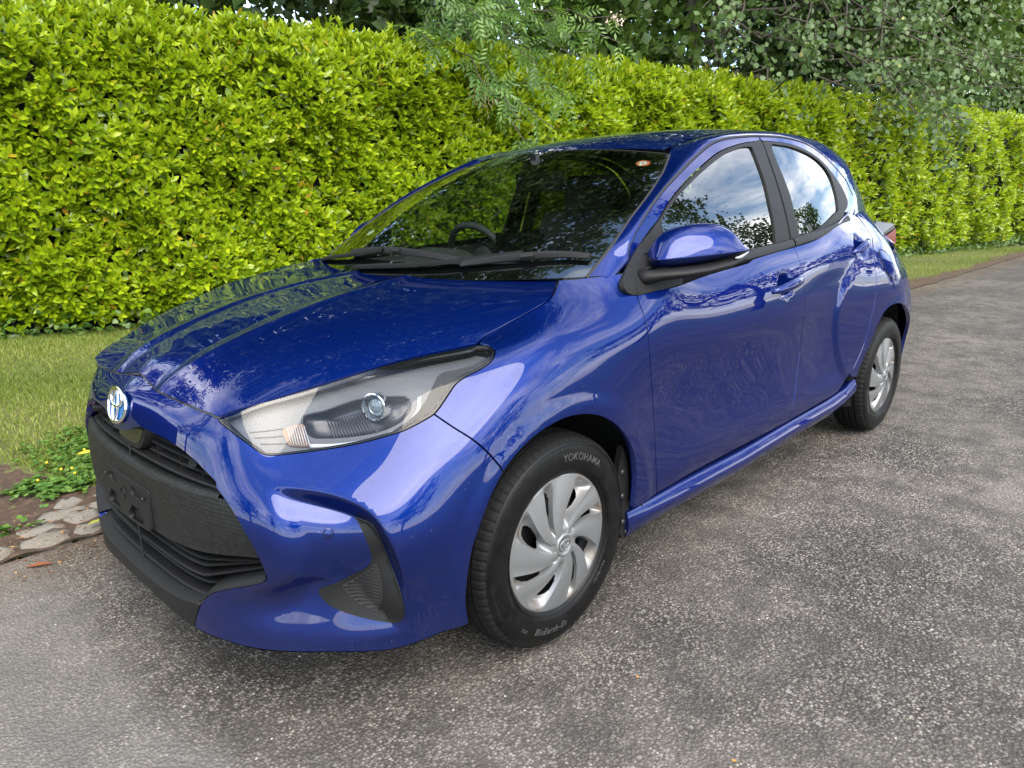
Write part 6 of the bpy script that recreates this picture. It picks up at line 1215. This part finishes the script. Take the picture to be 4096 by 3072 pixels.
# sail panels and mirrors
SL = FS(lambda x, z: np.stack([x, side_y(x, z)+.045*(1-sstep(.94, 1.06, z))+.003, z], 1), 1.)
if SL.normal(np.array([-.45]), np.array([1.]))[0][1] < 0: SL.flip = -1
sail = np.array([(-.3885, 1.0079), (-.3558, .9907), (-.3287, .9744), (-.3204, .966), (-.3143, .9482), (-.3246, .9324), (-.3466, .9239), (-.3676, .9219), (-.4084, .923), (-.4575, .9263), (-.5079, .9277), (-.59, .935), (-.612, .97), (-.612, 1.05), (-.6065, 1.1146), (-.6047, 1.1237), (-.5991, 1.1228), (-.5362, 1.0866), (-.4647, 1.0482)])
def mirror_part(sg):
    m = bpy.data.objects.new('door_mirror', None); m.empty_display_size = .1; link(m, car)
    I = np.array([-.435, .797]); O = np.array([-.705, .952]); ax = (O-I); f = np.array([.50, .866])
    ts = np.array([0, .015, .05, .11, .2, .32, .46, .6, .72, .82, .90, .955, .985, 1.])
    H = np.interp(ts, [0, .015, .05, .11, .2, .32, .46, .6, .72, .82, .9, .955, .985, 1], [.004, .014, .034, .058, .074, .083, .086, .085, .081, .072, .054, .032, .014, .003]); D = np.interp(ts, [0, .015, .05, .2, .5, .8, 1], [.004, .016, .027, .031, .027, .016, .003])
    bk = np.interp(ts, [0, .03, .15, .5, .85, 1], [.02, .06, .10, .115, .10, .03]); zc = 1.016+.018*ts; H = H*1.05; D = D*1.05; fo = np.interp(ts, [0, .1, .3, .6, .85, 1], [-.012, .006, .014, .012, .0, -.020])
    rows = []
    for t, h, d, b, z, o in zip(ts, H, D, bk, zc, fo):
        c = I+ax*t; sec_ = [(o, z), (o-.004, z+.18*h), (o-.014, z+.45*h), (o-.03, z+.72*h), (o-.052, z+.92*h), (o-.08, z+h), (o-b, z+.93*h), (o-b-.004, z+.3*h), (o-b, z-d*.8), (o-.05, z-d), (o-.018, z-d*.75), (o-.004, z-d*.25)]
        rows.append([(c[0]+f[0]*a, c[1]+f[1]*a, zz) for a, zz in sec_])
    G = np.array(rows)*[1, sg, 1]; mb = MB().grid(G, closed_v=True); n = G.shape[1]; mb.F += [list(range(n)), list(range((len(ts)-1)*n, len(ts)*n))[::-1]]
    o = mb.build('mirror_shell', M_PAINT, m); sub = o.modifiers.new('smooth', 'SUBSURF'); sub.levels = 2; sub.render_levels = 2
    # crease edge kept sharp
    cr_ = o.data.attributes.new('crease_edge', 'FLOAT', 'EDGE')
    for e in o.data.edges:
        a, b_ = e.vertices
        if a % n == 0 and b_ % n == 0 and a < len(ts)*n and b_ < len(ts)*n: cr_.data[e.index].value = .75
    # black lower body and arm
    pth = np.array([(-.395, .752, .963), (-.405, .775, .966), (-.435, .802, .972), (-.49, .840, .977), (-.56, .877, .983), (-.635, .920, .996), (-.688, .945, 1.011), (-.708, .953, 1.022)]); hh_ = np.array([.030, .021, .017, .017, .017, .016, .011, .004]); dd = np.array([.050, .046, .050, .052, .052, .048, .036, .012]); rows = []
    for p_, a, b in zip(pth, hh_, dd):
        th = np.linspace(0, 2*PI, 16, endpoint=False); rows.append(np.stack([p_[0]-f[0]*.045+f[0]*b*np.cos(th)*1.05, p_[1]-f[1]*.045*(p_[1]-.752)/.1*.5+f[1]*b*np.cos(th)*np.clip((p_[1]-.752)/.08, .15, 1), p_[2]+a*np.sin(th)], 1))
    G = np.stack(rows, 0)*[1, sg, 1]; mb = MB().grid(G, closed_v=True); mb.F += [list(range(16)), list(range(len(rows)*16-16, len(rows)*16))[::-1]]; arm = mb.build('mirror_arm', M_BLACKP, m)
    # indicator strip on the outer lower edge
    ti = np.linspace(.80, .985, 10); rows = []
    for t in ti:
        z = 1.016+.018*t; d = np.interp(t, [0, .015, .05, .2, .5, .8, 1], [.004, .016, .027, .031, .027, .016, .003]); o_ = np.interp(t, [0, .1, .3, .6, .85, 1], [-.012, .006, .014, .012, .0, -.020]); c = I+ax*t; k = math.sin(PI*(t-.80)/.19)*.9+.1
        rows.append([(c[0]+f[0]*a, c[1]+f[1]*a, zz) for a, zz in ((o_+.001, z-d*.9), (o_+.003, z-d-.006*k), (o_-.004, z-d-.013*k), (o_-.03, z-d-.008*k))])
    MB().grid(np.array(rows)*[1, sg, 1]).build('side_indicator', M_FROST, m)
    # mirror glass at the back
    c = I+ax*.5; th = np.linspace(0, 2*PI, 32, endpoint=False); e = unit(np.r_[ax, 0]); G = np.stack([np.stack([c[0]-f[0]*.112+e[0]*.105*k*np.cos(th), c[1]-f[1]*.112+e[1]*.105*k*np.cos(th), 1.058+.05*k*np.sin(th)], 1) for k in (1, .5, .01)], 0)*[1, sg, 1]; MB().grid(G, closed_v=True).build('mirror_glass', M_CHROME, m)
    pn = panel('mirror_sail', SL, sail, M_BLACKP, m, h=.02, hem=.02, mirror=sg < 0)
    ln = np.array([(-.3864, 1.0043), (-.3935, .9985), (-.3922, .9919), (-.3731, .9619), (-.3696, .9435), (-.3693, .9227)]); P = SL.at(ln[:, 0], ln[:, 1])*[1, sg, 1]; MB().tube(P, .0016, 5, False).build('sail_joint', M_VOID, m)
    for x_, z_ in ((-.500, 1.032), (-.462, .990)):
        P = SL.at(np.array([x_-.022, x_, x_+.022]), np.array([z_+.003, z_, z_-.002]))*[1, sg, 1]; mb = MB(); mb.tube(P+[0, sg*.002, 0], [.002, .006, .002], 6); mb.build('sail_fin', M_BLACKP, m)
mirror_part(1); mirror_part(-1)
# door handles
for par_name, ua, ub, va, vb in (('f', 2.573, 2.827, .578, .590), ('r', 3.410, 3.650, .611, .628)):
    for sg, mir in ((1, False), (-1, True)):
        t = np.linspace(0, 1, 25); u = ua+(ub-ua)*t; v = va+(vb-va)*t; base = _SB.at(u, v) if False else _SB.base(u, v); nrm = _SB.bnorm(u, v); lift = .030*np.sin(PI*np.clip(t, 0, 1))**.55-.004; ht = .0135+.004*np.sin(PI*t)-.006*(2*t-1)**6; th = np.linspace(0, 2*PI, 14, endpoint=False); rows = []
        for b_, n_, l_, h_ in zip(base, nrm, lift, ht):
            z = np.array([0, 0, 1.]); z = z-n_*(z@n_); z /= np.linalg.norm(z); rows.append(b_+n_*l_+np.cos(th)[:, None]*z*h_+np.sin(th)[:, None]*n_*.0085)
        G = np.stack(rows, 0)*[1, sg, 1]; mb = MB().grid(G, closed_v=True); mb.F += [list(range(14)), list(range(25*14-14, 25*14))[::-1]]
        parent_ = [o for o in car.children if o.name.startswith('front_door' if par_name == 'f' else 'rear_door')][0 if sg > 0 else 1]; mb.build('door_handle', M_PAINT, parent_)
# tail lamps
M_RED = plain('red_lens', (.16, .004, .006), .12, 0, .4)
for sg in (1, -1):
    tl = bpy.data.objects.new('tail_lamp', None); tl.empty_display_size = .1; link(tl, car)
    A = (-2.76, .628, 1.060); Bq = (-2.985, .652, 1.040); D = (-2.66, .675, .954); E_ = (-2.63, .672, .973); C = (-3.02, .656, .93); F_ = (-2.86, .668, .955); Mm = (-2.82, .660, .982); M2 = (-2.99, .653, 1.016); In = (-3.0, .45, 1.05); In2 = (-3.06, .45, .93); In3 = (-2.72, .55, 1.06); In4 = (-2.66, .6, .95)
    V = np.array([A, Bq, D, E_, C, F_, Mm, M2, In, In2, In3, In4])*[1, sg, 1]
    obj('lamp_body', V, [(0, 3, 6, 7, 1), (3, 2, 5, 6), (2, 4, 5), (0, 1, 8, 10), (1, 7, 4, 9, 8), (2, 11, 9, 4), (0, 10, 11, 2, 3)], M_GLOSSB, tl, smooth=False)
    off_ = np.array([-.002, .004*sg, 0]); obj('red_lens', V[[6, 5, 4, 7]]+off_, [(0, 1, 2, 3)], M_RED, tl, smooth=False)
# ---- cabin ----
M_DASH = plain('dash_plastic', (.05, .05, .053), .6, bump=(260., .3, .001)); M_SEAT = plain('seat_cloth', (.035, .035, .038), .9, bump=(300., .4, .002)); M_LINER = plain('roof_lining', (.22, .21, .20), .9)
ys = np.linspace(-.62, .62, 41); hood_ = .045*np.exp(-((ys+.36)/.16)**4); rows = [(-.10, .925, 0), (-.28, .948, .0), (-.48, .962, .4), (-.58, .966, 1.), (-.66, .955, 1.), (-.69, .92, .5), (-.70, .80, 0), (-.66, .62, 0), (-.62, .40, 0)]
MB().grid(np.stack([np.stack([x-.12*np.abs(ys/.62)**3*(x > -.5), ys, z+k*hood_-.012*np.abs(ys/.6)**2], 1) for x, z, k in rows], 0)).build('dashboard', M_DASH, car)
MB().box((-.70, 0, 1.00), (.02, .24, .13)).build('centre_screen', M_GLOSSB, car, smooth=False)
sw = bpy.data.objects.new('steering_wheel', None); sw.empty_display_size = .1; link(sw, car); ct = np.array([-.84, -.36, .925]); ang = math.radians(24); t = np.linspace(0, 2*PI, 49)
ev = np.array([math.sin(ang)*-1*-1, 0, math.cos(ang)]); P = ct+.180*(np.cos(t)[:, None]*np.array([0, 1, 0])+np.sin(t)[:, None]*np.array([.40, 0, .916])); MB().tube(P, .0155, 10, False).build('wheel_rim', M_DASH, sw)
mb = MB(); mb.tube([ct+[.01, 0, 0], ct+[-.03, 0, -.012]], [.075, .06], 20); mb.tube([ct+[0, -.17, 0], ct, ct+[0, .17, 0]], .018, 8); mb.tube([ct, ct-.17*np.array([.40, 0, .916])], .02, 8); mb.tube([ct, (-.55, -.36, .80)], .035, 10); mb.build('wheel_hub', M_DASH, sw)
def rbox(c, d, tilt=0., r=.3):
    t = np.linspace(0, 2*PI, 24, endpoint=False); p_ = 4.; ex = np.sign(np.cos(t))*np.abs(np.cos(t))**(2/p_); ez = np.sign(np.sin(t))*np.abs(np.sin(t))**(2/p_); rows = []
    for s, k in ((-1, .6), (-.92, .9), (-.6, 1.), (.6, 1.), (.92, .9), (1, .6)):
        x = ex*d[0]/2*k; z = ez*d[2]/2*(k*.1+.9); y = np.full(24, s*d[1]/2); ca, sa = math.cos(tilt), math.sin(tilt); rows.append(np.stack([c[0]+x*ca-z*sa, c[1]+y, c[2]+x*sa+z*ca], 1))
    mb = MB().grid(np.stack(rows, 0), closed_v=True); mb.F += [list(range(24)), list(range(5*24, 6*24))[::-1]]; return mb
for y in (-.36, .36):
    st = bpy.data.objects.new('front_seat', None); st.empty_display_size = .1; link(st, car)
    rbox((-1.17, y, .53), (.50, .50, .16), -.08).build('cushion', M_SEAT, st); rbox((-1.48, y, .84), (.15, .48, .60), .24).build('backrest', M_SEAT, st); rbox((-1.595, y, 1.215), (.10, .27, .18), .2).build('headrest', M_SEAT, st)
rs_ = bpy.data.objects.new('rear_seat', None); rs_.empty_display_size = .1; link(rs_, car); rbox((-2.05, 0, .55), (.48, 1.22, .16), -.05).build('cushion', M_SEAT, rs_); rbox((-2.36, 0, .84), (.15, 1.22, .52), .3).build('backrest', M_SEAT, rs_)
for y in (-.38, .38): rbox((-2.47, y, 1.14), (.09, .25, .14), .2).build('headrest', M_SEAT, rs_)
xx = np.linspace(-1.0, -2.62, 20); yy = np.linspace(-.44, .44, 15); X, Y = np.meshgrid(xx, yy, indexing='ij'); MB().grid(np.stack([X, Y, roof_z(X.ravel(), Y.ravel()).reshape(X.shape)-.035], -1)).build('roof_lining', M_LINER, car)
MB().box((-.82, 0, 1.255), (.03, .23, .07)).box((-.79, 0, 1.31), (.02, .03, .09)).build('cabin_mirror', M_GLOSSB, car, smooth=False)
for sg in (1, -1):
    xs = np.linspace(-.40, -2.3, 30); G = np.stack([np.stack([xs, np.full(30, sg*.70), np.full(30, .30)], 1), np.stack([xs, np.full(30, sg*.695), bl(xs)-.06], 1), np.stack([xs, sg*(side_y(xs, bl(xs))-.03), bl(xs)-.005], 1)], 0); MB().grid(G).build('door_card', M_DASH, car)
# stickers inside the windscreen
M_ORANGE = plain('sticker_orange', (.75, .13, .03), .5); M_WHITE = plain('sticker_white', (.80, .82, .78), .5); M_BLUEL = plain('sticker_print', (.10, .12, .2), .5); M_LIME = plain('sticker_lime', (.62, .75, .12), .5)
def on_w(cu_, cv_, a, b, off): a = np.asarray(a, float); b = np.asarray(b, float); return WP.at(cu_+a, cv_+b)+WP.normal(cu_+a, cv_+b)*off
def disc(name, cu_, cv_, r0, r1, off, mat, par, sx=1., a0=0., a1=2*PI):
    t = np.linspace(a0, a1, 40); G = np.stack([on_w(cu_, cv_, np.cos(t)*r*sx, np.sin(t)*r, off) for r in (r1, max(r0, .0002))], 0); return MB().grid(G).build(name, mat, par)
cu_, cv_ = .587, .822
stk = disc('sticker', cu_, cv_, .0, .030, -.004, M_ORANGE, screen); disc('sticker_face', cu_, cv_, 0, .0175, -.0034, M_WHITE, screen); disc('sticker_wedge', cu_, cv_, .012, .028, -.0032, M_WHITE, screen, a0=math.radians(235), a1=math.radians(275))
def wtext(txt, size, ca, cb, rot, mat, par, name='sticker_print'):
    cu0 = bpy.data.curves.new('t', 'FONT'); cu0.body = txt; cu0.size = size; cu0.offset = size*.02; cu0.resolution_u = 3; ob = bpy.data.objects.new('t', cu0); COL.objects.link(ob); ev_ = ob.evaluated_get(bpy.context.evaluated_depsgraph_get()); me = ev_.to_mesh(); V = np.array([v.co[:] for v in me.vertices]); F = [list(p.vertices) for p in me.polygons]; ev_.to_mesh_clear(); bpy.data.objects.remove(ob); bpy.data.curves.remove(cu0)
    x = V[:, 0]-(V[:, 0].max()+V[:, 0].min())/2; y = V[:, 1]-(V[:, 1].max()+V[:, 1].min())/2; a = ca+x*math.cos(rot)-y*math.sin(rot); b = cb+x*math.sin(rot)+y*math.cos(rot); obj(name, on_w(cu_, cv_, a, b, -.0028), F, mat, par, smooth=False)
wtext('8', .020, 0, -.001, 0, M_ORANGE, screen)
for k in range(12):
    a = math.radians(90-30*k)
    if k in (6,): continue
    wtext(str(k if k else 12), .007, math.cos(a)*.0238, math.sin(a)*.0238, a-PI/2, M_WHITE, screen)
s2 = disc('sticker', -.643*.66, .246*.95, 0, .020, -.004, M_WHITE, screen, 1.3); disc('sticker_face', -.643*.66-.012, .246*.95-.008, 0, .008, -.0034, M_LIME, screen)
# =====================================================================
# litter on the lane and the verge
# =====================================================================
def litter(label, cat, x, y, z, L, W_, ang, col, curl=.35, name='fallen_leaf', group='fallen leaves on the ground'):
    V, F = leaf_template((.7, 1., .7), (.22, .5, .8), .35, -curl); m = plain('dry_leaf', col, .8, var=.3); V = V*[L, W_, W_]; V[:, 2] -= V[:, 2].min()
    c, s = math.cos(ang), math.sin(ang); Vr = np.stack([V[:, 0]*c-V[:, 1]*s, V[:, 0]*s+V[:, 1]*c, V[:, 2]], 1); o = obj(name, Vr, F, m); o.location = (x, y, z+.004); tag(o, label, cat, group)
litter('curled orange brown leaf on the lane beside the stone kerb', 'leaf', .915, -.79, 0, .085, .013, 2.6, (.20, .06, .02))
litter('thin yellow green leaf lying across the stone setts', 'leaf', .62, -.93, .035, .07, .012, .4, (.32, .35, .05))
litter('brown leaf under the foot of the hedge at the left', 'leaf', -.75, -5.15, .05, .11, .035, 1.2, (.28, .09, .03))
litter('reddish brown leaf beside another under the hedge', 'leaf', -.35, -5.2, .05, .10, .035, .3, (.25, .08, .03))
litter('pale brown leaf lying on the grass nearer the hedge', 'leaf', .15, -3.9, .05, .06, .02, 2.0, (.33, .22, .10))
litter('small tan leaf lying on the mown grass', 'leaf', .35, -3.1, .05, .055, .02, .9, (.30, .20, .09))
litter('yellow leaf resting on the clover', 'leaf', .42, -1.63, .09, .10, .022, .2, (.55, .42, .04))
litter('pale green leaf sprig on the tarmac behind the rear wheel', 'leaf', -6.6, .95, 0, .22, .06, .5, (.25, .30, .12))
litter('tiny tan leaf fragment on the tarmac below the bumper', 'leaf', .77, 1.10, 0, .05, .012, .7, (.33, .2, .09))
litter('orange leaf scrap on the tarmac near the bottom centre', 'leaf', .08, 1.36, 0, .012, .004, 1.7, (.45, .22, .05))
litter('orange leaf scrap on the tarmac right of the front wheel', 'leaf', -.02, 1.05, 0, .012, .004, .4, (.42, .2, .06))
mb = MB(); mb.box((0, 0, .003), (.012, .009, .003)); o = mb.build('plastic_chip', plain('blue_chip', (.02, .16, .55), .5)); o.location = (.80, 1.12, 0); o.rotation_euler = (0, 0, .6); tag(o, 'tiny blue plastic chip on the tarmac at the bottom of the picture', 'litter')
n = 3200; lx = np.r_[RNG.uniform(-.3, 2.2, 1200), RNG.uniform(-19, -5, 2000)]; ly = np.r_[RNG.normal(-.90, .16, 1200), RNG.normal(-.98, .2, 2000)]; ly = np.minimum(ly, -.45); V, F = leaves_mesh(DIA, np.stack([lx, ly, np.where(ly < -.88, .032, .004)], 1), RNG.normal(size=(n, 3))*[1, 1, .15], unit(RNG.normal(0, .3, (n, 3))+[0, 0, 1]), RNG.uniform(.008, .028, n), RNG.uniform(.004, .010, n))
M_DEBRIS = leaf_mat('leaf_debris', [(0, (.10, .05, .025)), (.5, (.24, .12, .05)), (1, (.36, .24, .12))], .8, .1, (.3, .15, .05)); tag(obj('leaf_debris', V, F, M_DEBRIS, attr={'tint': np.repeat(RNG.random(n), 4)}), 'brown leaf crumbs gathered along the stone edging', 'leaf litter', kind='stuff')
